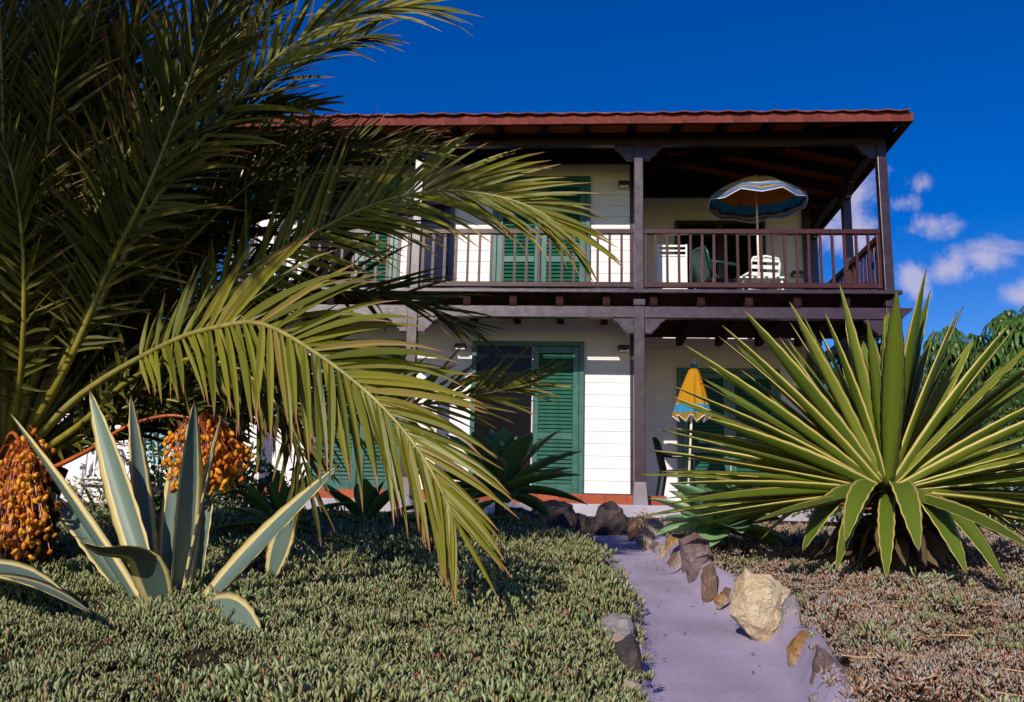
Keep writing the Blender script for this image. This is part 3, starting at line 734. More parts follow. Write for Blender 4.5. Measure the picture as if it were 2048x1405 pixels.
p = P(300, 900, 10.9); chair((p.x, 11.0, gz(11.0)-.0), R_(-35), 'white plastic chair nearest the house corner behind the palm', M_plwhite, GC)
def table(loc, sx, sy_, h, label, mat):
    t = thing('garden_table', label, 'table', loc); x, y, z = loc
    part('tabletop', MB().box(x-sx, x+sx, y-sy_, y+sy_, z+h-.03, z+h), mat, t, bevel=.008)
    for a in (-1, 1):
        for b in (-1, 1): part('leg', MB().tube([(x+a*(sx-.05), y+b*(sy_-.05), z), (x+a*(sx-.07), y+b*(sy_-.07), z+h-.03)], .022, 6), mat, t)
p = P(1520, 560, 12.85); table((p.x, 12.85, ZF+.003), .34, .26, .40, 'low white table in front of the white chair on the balcony', M_plwhite)
p = P(240, 930, 10.2); table((p.x, 10.3, gz(10.3)-.0), .42, .32, .52, 'white garden table in front of two white chairs behind the palm', M_plwhite)
# white panel with slots near the middle post
p0, p1 = P(1314, 500, 13.1), P(1374, 500, 13.1)
t = thing('slotted_panel', 'white upright panel with dark slots along its top, right of the middle balcony post', 'panel', ((p0.x+p1.x)/2, 13.1, ZF+.003))
zt_ = P(1340, 496, 13.1).z; zb_ = P(1340, 515, 13.1).z
part('board', MB().box(p0.x, p1.x, 13.08, 13.115, ZF+.004, zb_), M_plwhite, t, bevel=.006)
for i in range(3):
    z = zb_+(zt_-zb_)*(i*.5); part('slat', MB().box(p0.x, p1.x, 13.085, 13.11, z+.012, z+.04), M_plwhite, t)
for xx in (p0.x, p1.x-.025): part('upright', MB().box(xx, xx+.025, 13.082, 13.078+.03, zb_, zt_+.05), M_plwhite, t)
p = P(1347, 1012, 11.85); solo('box', MB().box(p.x-.09, p.x+.09, 11.75, 11.95, .326, .43).box(p.x-.097, p.x+.097, 11.743, 11.957, .432, .462), M_plwhite, 'small white lidded box on the grey curb beside the post base', 'box', (p.x, 11.85, .326))
# red cloth over the rail at the left corner
a, b = P(300, 500, 12.6), P(358, 555, 12.6)
m = MB(); nn = 14
for i in range(nn+1):
    for j in range(7):
        f = i/nn; z = 4.19-.62*j/6; yy_ = 12.52+.03*math.sin(f*14+j*.5)-.01*j
        m.v.append((a.x+(b.x-a.x)*f+.01*math.sin(j), yy_, z)); m.uv.append((f, j/6))
for i in range(nn):
    for j in range(6): m.f.append((i*7+j, i*7+j+1, (i+1)*7+j+1, (i+1)*7+j))
o = solo('hanging_cloth', m, M_red, 'red cloth hung out behind the palm at the left end of the balcony', 'cloth', ((a.x+b.x)/2, 12.52, 3.55), smooth=True)
sm_ = o.modifiers.new('thick', 'SOLIDIFY'); sm_.thickness = .006
# low white building beyond the palm on the left
t = thing('garden_wall', 'white rendered wall seen through the palm left of the house', 'wall', (-7.6, 14.2, .2))
part('wall_face', MB().box(-10.5, -7.15, 14.0, 14.4, .0, 2.35), M_white, t); part('coping', MB().box(-10.55, -7.1, 13.95, 14.45, 2.353, 2.44), M_curb, t, bevel=.01)

# ------------------------------------------------------------------ agaves
def catmull(pts, n):
    pts = [Vector(p) for p in pts]; e = [pts[0]*2-pts[1]]+pts+[pts[-1]*2-pts[-2]]; out = []
    for i in range(len(pts)-1):
        p0, p1, p2, p3 = e[i:i+4]
        for k in range(n):
            t = k/n; out.append(.5*((2*p1)+(-p0+p2)*t+(2*p0-5*p1+4*p2-p3)*t*t+(-p0+3*p1-3*p2+p3)*t**3))
    out.append(pts[-1])
    L = [0]
    for a, b in zip(out, out[1:]): L.append(L[-1]+(b-a).length)
    res = []; m = 40; j = 0
    for k in range(m+1):
        s = L[-1]*k/m
        while j < len(L)-2 and L[j+1] < s: j += 1
        f = (s-L[j])/max(1e-9, L[j+1]-L[j]); res.append(out[j].lerp(out[j+1], f))
    return res, L[-1]
def arc(b, tip, lift, bulge=.45, tail=0.0):
    """points of a leaf that rises from b by lift and comes down on tip"""
    b, t = Vector(b), Vector(tip); c = b.lerp(t, bulge); c.z = max(b.z, t.z)*0+b.z+lift
    return [b*(1-f)**2+c*2*f*(1-f)+t*f*f for f in (0, .2, .4, .6, .8, 1)]
def leaf_mesh(base, d0, up, length, width, droop=0.0, curl=0.0, thick=.012, channel=.25, nseg=11, teeth=0.0, basew=.5, peak=.42, fold=None, side=0.0, path=None):
    """one long agave leaf: path bends by droop, cross-section a channelled lens; uv.x across, uv.y along"""
    m = MB(); p = Vector(base); d = Vector(d0).normalized(); up = Vector(up)
    u = (up-d*up.dot(d)).normalized(); rows = []
    ds = length/nseg; cols = 7
    if path:
        cp_, LL = catmull(path, 12); cp_ = [cp_[round(i*40/nseg)] for i in range(nseg+1)]
    for i in range(nseg+1):
        f = i/nseg
        if f < peak: w = basew+(1-basew)*math.sin(f/peak*math.pi/2)
        else: w = max(.0, math.cos((f-peak)/(1-peak)*math.pi/2))**.8
        w = width*.5*max(w, .012)
        s = d.cross(u).normalized(); ch = channel*(1-.55*f)
        ring = []
        for j in range(cols):
            q = -1+2*j/(cols-1); z = abs(q)**1.6*ch*w*2
            jag = (teeth*(1 if i % 2 else 0)) if j in (0, cols-1) else 0
            ring.append((p+s*(q*(w+jag*min(1, w*30)))+u*z, (.5+.5*q, f)))
        for j in range(cols-2, 0, -1):
            q = -1+2*j/(cols-1); z = abs(q)**1.6*ch*w*2; th = thick*(1-q*q)*(1-.75*f)
            ring.append((p+s*(q*w)+u*(z-th), (.5+.5*q, f)))
        rows.append(ring)
        if path:
            if i < nseg:
                p = cp_[i+1]; d = (cp_[min(i+2, nseg)]-cp_[i]).normalized(); u = (u-d*u.dot(d)).normalized()
            continue
        k = droop*(.4+1.2*f)
        if fold and abs(f-fold[0]) < .5/nseg+1e-6: k += fold[1]*nseg
        d = (d+Vector((0, 0, -1))*k/nseg+s*side/nseg).normalized(); u = (u-d*u.dot(d)).normalized(); p = p+d*ds
    n = len(rows[0])
    for r in rows:
        m.v += [tuple(a) for a, b in r]; m.uv += [b for a, b in r]
    m.f = [(i*n+j, i*n+(j+1) % n, (i+1)*n+(j+1) % n, (i+1)*n+j) for i in range(nseg) for j in range(n)]
    m.f += [tuple(range(n-1, -1, -1)), tuple(range(nseg*n, (nseg+1)*n))]
    return m
def aim(base, tip, **k):
    b, t = Vector(base), Vector(tip); return b, (t-b).normalized(), (t-b).length
# the big striped agave on the right
CA = P(1775, 985, 5.45)
ag = thing('striped_agave', 'big yellow edged agave with a ball of spiky leaves beside the path', 'agave', (CA.x, CA.y, bedz(CA.x, CA.y)))
part('stem', MB().tube([(CA.x, CA.y, CA.z-.75), (CA.x, CA.y, CA.z-.3), (CA.x, CA.y, CA.z+.05)], [.10, .12, .07], 10), M_bark, ag, True)
ga = math.pi*(3-math.sqrt(5)); cnt = 0
NL = 205
for i in range(NL):
    f = (i+.5)/NL
    el = math.asin(max(-1, min(1, 1-1.13*f))); az = i*ga
    toward = math.cos(az+math.pi/2)            # 1 = points at the camera
    if toward > .35 and R_(-4) < el < R_(66): continue
    el += random.uniform(-.05, .05); az += random.uniform(-.06, .06)
    d = Vector((math.cos(az)*math.cos(el), math.sin(az)*math.cos(el), math.sin(el)))
    up = Vector((-math.cos(az)*math.sin(el), -math.sin(az)*math.sin(el), math.cos(el)))
    up = Quaternion(d, random.uniform(-.5, .5)) @ up
    if el > R_(80): up = Vector((-math.cos(az), -math.sin(az), .05))
    ln = random.uniform(1.12, 1.46)*(1-.14*max(0, math.sin(el))**3)
    if d.x > .2 and el > .5: ln *= 1.08
    mb = leaf_mesh(CA+d*.05, d, up, ln, random.uniform(.078, .128), droop=random.uniform(-.02, .13)+max(0, .5-el)*random.uniform(0, .08 if d.x < 0 else .26), channel=.30, thick=.02, teeth=.005, nseg=20, basew=.42, peak=.45, side=random.uniform(-.06, .06))
    part('leaf', mb, M_agaveR, ag, True); cnt += 1
for px, py, dd, wd, fold in [(1604, 1104, 4.85, .125, .75), (1672, 1140, 4.7, .09, .5), (1773, 1160, 4.8, .085, .3), (1838, 1104, 4.6, .125, 1.1), (1935, 1150, 4.65, .12, .6), (2012, 1168, 4.8, .125, .4), (1690, 1085, 4.6, .115, 1.0),
                             (1520, 1080, 5.6, .12, .5), (2090, 1110, 5.2, .13, .5)]:
    tip = P(px, py, dd); b = CA+Vector((0, -.06, -.03))
    pth = arc(b+Vector(((tip.x-b.x)*.08, -.03, 0)), tip, .04+.16*fold, .42+.12*fold)
    part('leaf', leaf_mesh(b, pth[1]-pth[0], Vector((0, -.25, 1)), 1, wd, channel=.2, thick=.018, teeth=.005, nseg=20, basew=.5, peak=.5, path=pth), M_agaveR, ag, True)
for i in range(26):                                  # dark dry leaves added to put shadow round the stem
    az = i*ga; b = CA+Vector((math.cos(az)*.06, math.sin(az)*.06, -.08-.012*i)); tip = Vector((CA.x+math.cos(az)*random.uniform(.28, .55), CA.y+math.sin(az)*random.uniform(.28, .5), bedz(CA.x, CA.y)+.05))
    pth = arc(b, tip, random.uniform(.0, .08), .5)
    part('dark_shade_leaf', leaf_mesh(b, pth[1]-pth[0], Vector((math.cos(az), math.sin(az), .5)), 1, random.uniform(.08, .12), channel=.3, thick=.008, nseg=10, path=pth), M_wither_shade, ag, True)
# the blue grey variegated agave on the left: leaves placed one by one
CB = hit(330, 1222, .06)
al = thing('variegated_agave', 'blue grey agave with cream edges and upright leaves in the ice plants', 'agave', CB)
def placed(root, base, tip, w, mat, up, droop=0.0, **k):
    b, d, L = aim(base, tip); d = (d+Vector((0, 0, droop*.5))).normalized()
    part('leaf', leaf_mesh(b, d, up, L*1.03, w, droop=droop, **k), mat, root, True)
F = Vector((-.25, -1, .2))
LA = [((318, 1215, 4.0), (182, 792, 4.25), .155, F, .03, {}), ((300, 1205, 4.1), (262, 800, 4.35), .12, Vector((.8, -.6, .2)), .0, {}),
      ((350, 1215, 3.98), (388, 812, 4.1), .17, Vector((.95, -.45, .1)), .0, {}), ((362, 1210, 4.02), (440, 842, 4.2), .115, Vector((-.8, -.6, .1)), .05, {}),
      ((285, 1220, 3.95), (28, 838, 4.1), .15, Vector((.75, .55, .55)), .02, {}), ((270, 1210, 4.15), (100, 985, 4.3), .12, Vector((.3, -.6, .7)), .05, {}),
      ((410, 1215, 3.95), (672, 938, 4.0), .16, Vector((-.5, -.75, .5)), .04, {}), ((335, 1205, 4.1), (352, 900, 4.5), .12, Vector((0, -1, .3)), .0, {}),
      ((395, 1180, 4.3), (430, 900, 4.75), .12, Vector((-.4, -1, .3)), .0, {})]
for a, b, w, up, dr, k in LA:
    pa = hit(a[0], a[1], .03) if False else P(*a); placed(al, pa, P(*b), w*.9, M_agaveL, up, dr, nseg=18, teeth=.006, channel=.30, thick=.018, peak=.40, basew=.62, **k)
# the folded leaf and the one lying on the ground
pth = [P(325, 1228, 3.85), P(312, 1165, 3.75), P(292, 1115, 3.66), P(255, 1100, 3.60), P(205, 1100, 3.55), P(160, 1085, 3.5)]
part('leaf', leaf_mesh(pth[0], pth[1]-pth[0], Vector((-.1, -1, .15)), 1, .19, nseg=20, teeth=.006, channel=.12, peak=.40, basew=.55, path=pth), M_agaveL, al, True)
b = P(382, 1240, 3.75); tip = P(528, 1288, 3.3); pth = arc(b, tip, .14, .5)
part('leaf', leaf_mesh(b, pth[1]-pth[0], Vector((-.45, -.6, .65)), 1, .15, channel=.10, nseg=18, teeth=.006, peak=.34, basew=.4, path=pth), M_agaveL, al, True)
b = P(545, 1150, 4.45); mb = leaf_mesh(b, P(590, 1010, 4.4)-b, Vector((-.2, -1, .3)), .38, .13, nseg=14, teeth=.006, channel=.2); part('leaf', mb, M_agaveL, al, True)
# agave whose leaves reach in from the left edge
EB = hit(-190, 1215, .06)
ae = thing('edge_agave', 'agave at the left edge whose two low arching leaves reach into the picture', 'agave', EB)
for tp_, w, dr, up in [((132, 1192, 3.5), .15, .55, (.1, -.5, 1)), ((182, 1226, 3.1), .15, .5, (.0, .1, 1)), ((-60, 900, 3.6), .15, .1, (.7, -.6, .3)), ((-190, 830, 3.9), .15, .0, (0, -1, 0)), ((-330, 900, 3.7), .15, .1, (-.7, -.6, .3)), ((-420, 1200, 3.6), .15, .5, (0, 0, 1))]:
    tip = P(*tp_); b = EB+Vector((0, 0, .05)); d = (tip-b)+Vector((0, 0, dr*.55))
    pth = arc(b, tip, dr*.42+(0 if dr > .3 else (tip-b).z*.5), .5)
    part('leaf', leaf_mesh(b, pth[1]-pth[0], Vector(up), 1, w, nseg=18, teeth=.006, channel=.25, peak=.42, basew=.6, path=pth), M_agaveL, ae, True)
# smooth agaves
def rosette(name, label, base, R, n, mat, elmax=75, wide=.30, zup=.0, seed=1, stem=.2, camfree=False, droopk=.45):
    rd = random.Random(seed)
    t = thing(name, label, 'agave', (base.x, base.y, base.z-stem))
    part('stem', MB().tube([(base.x, base.y, base.z-stem-.1), (base.x, base.y, base.z)], [.05, .045], 8), M_bark, t, True)
    for i in range(n):
        f = i/(n-1); el = R_(elmax)*(1-f)-R_(12)*f; az = i*ga+rd.uniform(-.15, .15)
        d = Vector((math.cos(az)*math.cos(el), math.sin(az)*math.cos(el), math.sin(el)))
        up = Vector((-math.cos(az)*math.sin(el), -math.sin(az)*math.sin(el), math.cos(el)))
        part('leaf', leaf_mesh(base+d*.02, d, up, R*rd.uniform(.85, 1.1)*(.62+.38*min(1, f*2.2)), R*wide*rd.uniform(.85, 1.1), droop=rd.uniform(.15, droopk), channel=.30, thick=.014, nseg=12, basew=.38, peak=.55), mat, t, True)
    return t
b = P(1442, 1058, 6.5); rosette('smooth_agave', 'small smooth blue green agave between the path stones and the striped agave', b, .50, 30, M_agaveB, elmax=80, seed=3, wide=.52, stem=max(.05, b.z-gz(b.y)-.1))
b = P(1000, 985, 8.5); rosette('smooth_agave', 'broad leaved smooth agave in front of the left shuttered door', b, .88, 26, M_agaveS, elmax=82, seed=5, wide=.33, stem=max(.05, b.z-gz(b.y)-.05))
b = P(905, 1060, 7.6); rosette('smooth_agave', 'low smooth agave under the tip of the big palm frond', b, .55, 15, M_agaveS, elmax=60, seed=6, wide=.3, stem=.1)
b = P(560, 1050, 6.9); rosette('smooth_agave', 'shaded smooth agave behind the cream edged leaf of the left agave', b, .62, 15, M_agaveS, elmax=75, seed=9, wide=.26, stem=.15)
b = P(730, 1050, 8.6); rosette('smooth_agave', 'dark smooth agave behind the hanging palm leaflets', b, .7, 15, M_agaveS, elmax=70, seed=12, wide=.27, stem=.15)
# ------------------------------------------------------------------ the date palm
CP = P(8, 955, 4.9)
palm = thing('date_palm', 'young date palm with huge arching fronds and orange fruit at the left', 'palm', (CP.x, CP.y, gz(CP.y)))
part('trunk', MB().tube([(CP.x, CP.y, gz(CP.y)-.2), (CP.x, CP.y, gz(CP.y)+.2), (CP.x, CP.y, CP.z)], [.19, .21, .17], 14), M_boot, palm, True)
for i in range(44):
    az = i*ga; z = gz(CP.y)+.02+(CP.z-gz(CP.y)+.1)*i/44; d = Vector((math.cos(az), math.sin(az), 0))
    b = Vector((CP.x, CP.y, z))+d*.17; part('leaf_base', MB().tube([b, b+d*.08+Vector((0, 0, .08)), b+d*.13+Vector((0, 0, .19))], [.07, .055, .03], 5), M_boot, palm)
def blade(base, d0, nrm_, length, width, droop, rd, twist=0.0):
    m = MB(); n = 6; p = Vector(base); d = d0.normalized(); rows = []
    nn_ = (nrm_-d*nrm_.dot(d)).normalized()
    if twist: nn_ = Quaternion(d, twist) @ nn_
    for i in range(n+1):
        f = i/n; w = width*.5*(.45+.55*math.sin(min(1, f*3.2)*math.pi/2))*(1-f**2.6)+.0006
        s = d.cross(nn_).normalized()
        rows.append((p-s*w+nn_*w*.45, p.copy(), p+s*w+nn_*w*.45, f))
        d = (d+Vector((0, 0, -1))*droop*(.25+1.3*f)/n).normalized(); nn_ = (nn_-d*nn_.dot(d)).normalized(); p = p+d*(length/n)
    for a, b, c, f in rows:
        m.v += [tuple(a), tuple(b), tuple(c)]; m.uv += [(0, f), (.5, f), (1, f)]
    for i in range(n):
        k = i*3; m.f += [(k, k+1, k+4, k+3), (k+1, k+2, k+5, k+4)]
    return m
def frond(pts, nhint, nleaf=70, ll=.46, hero=False, start=.22, droop=.35, wid=.030, seed=0, lift=.32, rr=(.030, .016, .005), label=None, a0=62, a1=22, lit=False):
    rd = random.Random(seed); c, L = catmull(pts, 10); n = len(c)-1
    rad = [rr[0]+(rr[1]-rr[0])*min(1, i/n/.35) if i/n < .35 else rr[1]+(rr[2]-rr[1])*(i/n-.35)/.65 for i in range(n+1)]
    fr = part('frond', MB().tube(c, rad, 7), M_rachis if hero else M_petiole, palm, True, label=label)
    big = MB(); nh = Vector(nhint).normalized()
    for i in range(nleaf):
        f = start+(1-start)*(i+rd.uniform(-.25, .25))/nleaf; f = min(max(f, 0), 1)
        x = f*n; j = min(int(x), n-1); p = c[j].lerp(c[j+1], x-j); T = (c[min(j+2, n)]-c[max(j-1, 0)]).normalized()
        N = (nh-T*nh.dot(T)).normalized(); S = T.cross(N).normalized()
        g = min(1, max(0, (f-start)/(1-start)))
        env = min(1, .45+g*2.2)*(1 if g < .6 else 1-.42*((g-.6)/.4)**1.3)
        for sd in (-1, 1):
            jt = .28 if hero else .62; al_ = R_(a0+(a1-a0)*g**1.1+rd.uniform(-25, 25)*jt); be = lift+rd.uniform(-jt, jt)
            d = T*math.cos(al_)+(S*sd*math.cos(be)+N*math.sin(be))*math.sin(al_)
            b = blade(p+S*sd*.006, d, (N-S*sd*.4).normalized(), ll*env*rd.uniform(.85, 1.12), wid*rd.uniform(.8, 1.15)*(.7+.3*env), droop*rd.uniform(.3, 1.8), rd, rd.uniform(-.5, .5) if hero else rd.uniform(-1.1, 1.1))
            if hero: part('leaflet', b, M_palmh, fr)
            else: big.add(b.v, b.f, b.uv)
    for sd in range(6 if start > .1 else 0):      # the spines low on the stalk
        pass
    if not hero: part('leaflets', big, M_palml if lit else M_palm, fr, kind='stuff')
    return fr
def PP(l): return [P(*q) for q in l]
TOCAM = Vector((-.15, -1, .45))
# fronds that read one by one in the photograph
frond([CP]+PP([(150, 800, 4.6), (330, 690, 4.3), (450, 652, 4.1), (530, 650, 4.0), (640, 712, 3.9), (745, 795, 3.82), (830, 890, 3.76), (885, 985, 3.72), (915, 1060, 3.7)]), (-.15, -1, .35), 58, .60, True, .36, .50, .036, 1, .05, (.03, .016, .006), 'largest frond, bending down to the ground cover', 66, 14)
frond([CP]+PP([(180, 770, 4.9), (380, 620, 5.0), (520, 525, 5.0), (640, 459, 5.0), (760, 405, 5.0), (880, 382, 4.95), (990, 392, 4.9), (1080, 424, 4.85), (1140, 470, 4.85)]), (-.1, -1, .3), 66, .66, True, .34, .30, .033, 2, .05, (.03, .015, .005), 'frond crossing in front of the balcony rail', 62, 12)
frond([CP]+PP([(150, 700, 4.6), (300, 420, 4.5), (430, 250, 4.4), (560, 110, 4.3), (680, 40, 4.3), (790, 15, 4.3), (870, 25, 4.3)]), (.35, -.8, .5), 40, .52, True, .45, .25, .032, 3, .1, (.03, .015, .005), 'high frond reaching out over the sky', 58, 12)
frond([CP]+PP([(200, 800, 5.3), (420, 660, 5.6), (620, 575, 5.7), (740, 585, 5.7), (850, 612, 5.7), (930, 660, 5.7)]), (-.1, -.5, .8), 50, .55, False, .4, .3, .03, 4)
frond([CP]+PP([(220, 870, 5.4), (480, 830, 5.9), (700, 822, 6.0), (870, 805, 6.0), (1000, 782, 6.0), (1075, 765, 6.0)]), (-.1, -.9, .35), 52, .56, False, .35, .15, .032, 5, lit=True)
frond([CP]+PP([(40, 760, 4.5), (48, 560, 4.3), (35, 400, 4.2), (8, 300, 4.15), (-40, 240, 4.1)]), (.3, -1, .2), 46, .30, False, .25, .2, .03, 6)
frond([CP]+PP([(140, 700, 4.7), (230, 500, 4.6), (320, 350, 4.6), (420, 260, 4.6), (530, 220, 4.6), (610, 215, 4.6)]), (.3, -.8, .5), 56, .5, False, .3, .25, .03, 7)
frond([CP]+PP([(130, 740, 4.5), (215, 545, 4.4), (290, 390, 4.3), (350, 240, 4.3), (400, 100, 4.3), (440, -30, 4.3), (470, -140, 4.3)]), (.3, -1, .2), 64, .5, False, .28, .25, .03, 8)
frond([CP]+PP([(60, 700, 4.9), (130, 450, 4.9), (190, 250, 4.9), (270, 60, 4.9), (360, -120, 4.9)]), (.3, -1, .3), 64, .5, False, .25, .25, .03, 9)
frond([CP]+PP([(160, 850, 4.7), (260, 760, 4.6), (370, 720, 4.5), (480, 740, 4.45), (570, 830, 4.4), (610, 930, 4.4), (620, 1000, 4.4)]), (-.1, -.9, .5), 50, .42, False, .25, .5, .028, 10)
frond([CP]+PP([(170, 860, 5.2), (300, 770, 5.3), (420, 730, 5.3), (520, 770, 5.3), (590, 850, 5.3)]), (-.1, -.7, .7), 50, .45, False, .25, .5, .028, 11)
frond([CP]+PP([(120, 700, 5.2), (260, 470, 5.4), (430, 330, 5.5), (600, 280, 5.5), (700, 300, 5.5)]), (0, -.8, .6), 56, .5, False, .3, .3, .03, 12)
frond([CP]+PP([(110, 640, 4.7), (230, 350, 4.7), (380, 160, 4.7), (520, 40, 4.7), (640, -20, 4.7), (720, -20, 4.7)]), (.2, -.9, .5), 56, .52, False, .3, .25, .03, 13)
# more fronds of the same crown, filling the dark mass behind the lit ones
for k_, (pts_, nh_, ll_) in enumerate([
    ([(200, 780, 5.2), (380, 560, 5.5), (520, 420, 5.6), (640, 340, 5.6), (760, 300, 5.6), (860, 305, 5.6)], (0, -.9, .5), .58),
    ([(200, 800, 5.3), (400, 600, 5.7), (560, 505, 5.8), (700, 455, 5.8), (810, 440, 5.8)], (-.1, -.9, .4), .55),
    ([(150, 750, 5.1), (300, 540, 5.3), (420, 440, 5.3), (540, 400, 5.3), (650, 410, 5.3)], (0, -.9, .4), .52),
    ([(120, 750, 5.2), (200, 480, 5.3), (300, 250, 5.3), (420, 80, 5.3), (540, -50, 5.3)], (.3, -.9, .3), .55),
    ([(160, 760, 5.2), (280, 500, 5.4), (420, 300, 5.4), (540, 170, 5.4), (650, 95, 5.4), (750, 70, 5.4)], (.3, -.9, .4), .55),
    ([(200, 850, 5.3), (380, 740, 5.6), (520, 690, 5.7), (640, 690, 5.7), (720, 730, 5.7)], (0, -.8, .6), .5),
    ([(180, 830, 5.2), (330, 690, 5.4), (450, 620, 5.5), (560, 600, 5.5)], (0, -.8, .5), .5),
    ([(230, 880, 5.4), (420, 800, 5.7), (560, 775, 5.8), (690, 800, 5.8)], (0, -.8, .6), .48),
    ([(100, 720, 5.0), (170, 500, 5.1), (250, 330, 5.1), (350, 190, 5.1), (470, 90, 5.1)], (.2, -.9, .4), .55),
    ([(60, 720, 5.2), (90, 480, 5.3), (130, 260, 5.3), (190, 60, 5.3), (260, -120, 5.3)], (.2, -1, .2), .55),
    ([(150, 780, 5.5), (260, 600, 5.8), (380, 480, 5.9), (500, 360, 5.9), (600, 300, 5.9)], (0, -.9, .4), .55),
    ([(110, 800, 5.3), (190, 650, 5.5), (290, 540, 5.6), (400, 470, 5.6), (500, 470, 5.6)], (0, -.8, .6), .5),
    ([(180, 850, 5.0), (300, 730, 5.2), (400, 700, 5.3), (470, 740, 5.3), (500, 820, 5.3)], (0, -.8, .6), .48),
    ([(160, 860, 5.3), (260, 780, 5.5), (350, 770, 5.5), (420, 810, 5.5), (450, 880, 5.5)], (0, -.8, .6), .45),
    ([(130, 820, 5.1), (190, 720, 5.3), (270, 660, 5.4), (350, 660, 5.4), (410, 700, 5.4)], (0, -.8, .6), .5),
    ([(150, 880, 4.8), (240, 820, 4.9), (330, 800, 4.9), (400, 830, 4.9), (440, 900, 4.9)], (-.1, -.8, .6), .36)]):
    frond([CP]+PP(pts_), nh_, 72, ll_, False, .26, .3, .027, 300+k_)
# the rest of the crown, fanned round the stem
def wild(az, el, L, k, seed, ll=.5, nl=72):
    d = Vector((math.cos(az)*math.cos(el), math.sin(az)*math.cos(el), math.sin(el))); p = Vector(CP); pts = [p.copy()]
    for i in range(7):
        p = p+d*(L/7); pts.append(p.copy()); d = (d+Vector((0, 0, -k*(.3+i*.25)/7))).normalized()
    h = Vector((math.cos(az), math.sin(az), 0)); nh = Vector((0, 0, 1))-h*.6
    frond(pts, nh, nl, ll, False, .22, .3, .027, seed)
rd = random.Random(11)
for i in range(44):
    az = i*ga
    a = (az % (2*math.pi))
    el = R_(rd.uniform(38, 84))
    # keep clear of the lens: nothing low pointing straight at the camera
    dx, dy = math.cos(a), math.sin(a)
    if dy < -.3 and dx > -.1: el = R_(rd.uniform(76, 86))
    if dx > .5 and el < R_(60): el = R_(rd.uniform(58, 80))
    wild(a, el, rd.uniform(2.5, 3.2), rd.uniform(.35, .9), 100+i)
for a, e in ((R_(200), 30), (R_(215), 45), (R_(235), 50), (R_(190), 55), (R_(225), 62), (R_(245), 66), (R_(170), 40), (R_(150), 50), (R_(120), 45), (R_(100), 55), (R_(75), 60)):
    wild(a, R_(e), 2.9, .6, int(math.degrees(a))+500)
# unseen taller palm added at the front left so its fronds shade the crown
palm1, CP1 = palm, CP
CP = Vector((-3.95, 2.0, 2.95)); palm = thing('date_palm', 'unseen taller date palm added out of the frame to shade the smaller palm', 'palm', (CP.x, CP.y, gz(CP.y)))
part('trunk', MB().tube([(CP.x-.25, CP.y-.1, gz(CP.y)-.2), (CP.x-.1, CP.y, 1.0), (CP.x, CP.y, CP.z)], [.25, .2, .2], 14), M_boot, palm, True)
for i in range(46):
    az = i*ga+.4; el = R_(12+58*((i*.618) % 1)); dx, dy = math.cos(az), math.sin(az)
    if dx > .55 and el < R_(25): el = R_(30)
    wild(az, el, random.uniform(2.3, 2.8), .55, 900+i, .5, 60)
palm, CP = palm1, CP1
# fruit
dm_ = MB(); dm_.lathe([(.001, -.020), (.008, -.0145), (.0115, -.004), (.0115, .006), (.008, .0145), (.001, .0195)], k=7); dme_ = mk_mesh('date', dm_, M_date, smooth=True)
def bunch(stalk, center, rad, n, seed, squash=(1, .8, .9)):
    rd = random.Random(seed); c, L = catmull(stalk, 8)
    b = part('fruit_bunch', MB().tube(c, [.017-.010*i/40 for i in range(41)], 6), M_strand, palm, True)
    end = c[-1]; st = MB(); center = Vector(center)
    for i in range(n):
        q = Vector((rd.gauss(0, 1), rd.gauss(0, 1), rd.gauss(0, 1))).normalized()*rad*rd.random()**.4; q *= 1+.45*mnoise.noise(q*9+Vector((seed, 0, 0)))
        p = center+Vector((q.x*squash[0], q.y*squash[1], q.z*squash[2]))
        o = link('date', dme_, b, p, rot=(rd.uniform(-.9, .9), rd.uniform(-.9, .9), rd.uniform(0, 6))); s = rd.uniform(.75, 1.1); o.scale = (s, s, s*rd.uniform(.9, 1.2))
        if i % 2 == 0:
            mid = end.lerp(p, .5)+Vector((0, 0, .05)); st.tube([end, mid, p], .0018, 3, False)
    core = MB()                                        # the dates packed deeper in the bunch
    for i in range(n*2):
        q = Vector((rd.gauss(0, 1), rd.gauss(0, 1), rd.gauss(0, 1))).normalized()*rad*1.02*rd.random()**.5; q *= 1+.45*mnoise.noise(q*9+Vector((seed, 0, 0)))
        p = center+Vector((q.x*squash[0], q.y*squash[1], q.z*squash[2])); rm_ = Matrix.Rotation(rd.uniform(-.9, .9), 3, 'X') @ Matrix.Rotation(rd.uniform(-.9, .9), 3, 'Y')
        core.add([p+rm_ @ Vector(v) for v in dm_.v], dm_.f)
        if i % 2: st.tube([end, end.lerp(p, .5)+Vector((0, 0, .06)), p], .0016, 3, False)
    part('dates', core, M_datei, b, True, kind='stuff')
    part('strands', st, M_strand, b, kind='stuff')
bunch([CP+Vector((.1, -.05, -.05))]+PP([(170, 905, 4.6), (250, 855, 4.5), (330, 832, 4.45), (395, 838, 4.45)]), P(410, 918, 4.47), .225, 190, 1, (1.0, .75, .85))
bunch([CP+Vector((0, -.1, 0))]+PP([(20, 870, 4.45), (42, 885, 4.2)]), P(36, 1015, 4.1), .30, 110, 2, (.6, .45, 1.1))

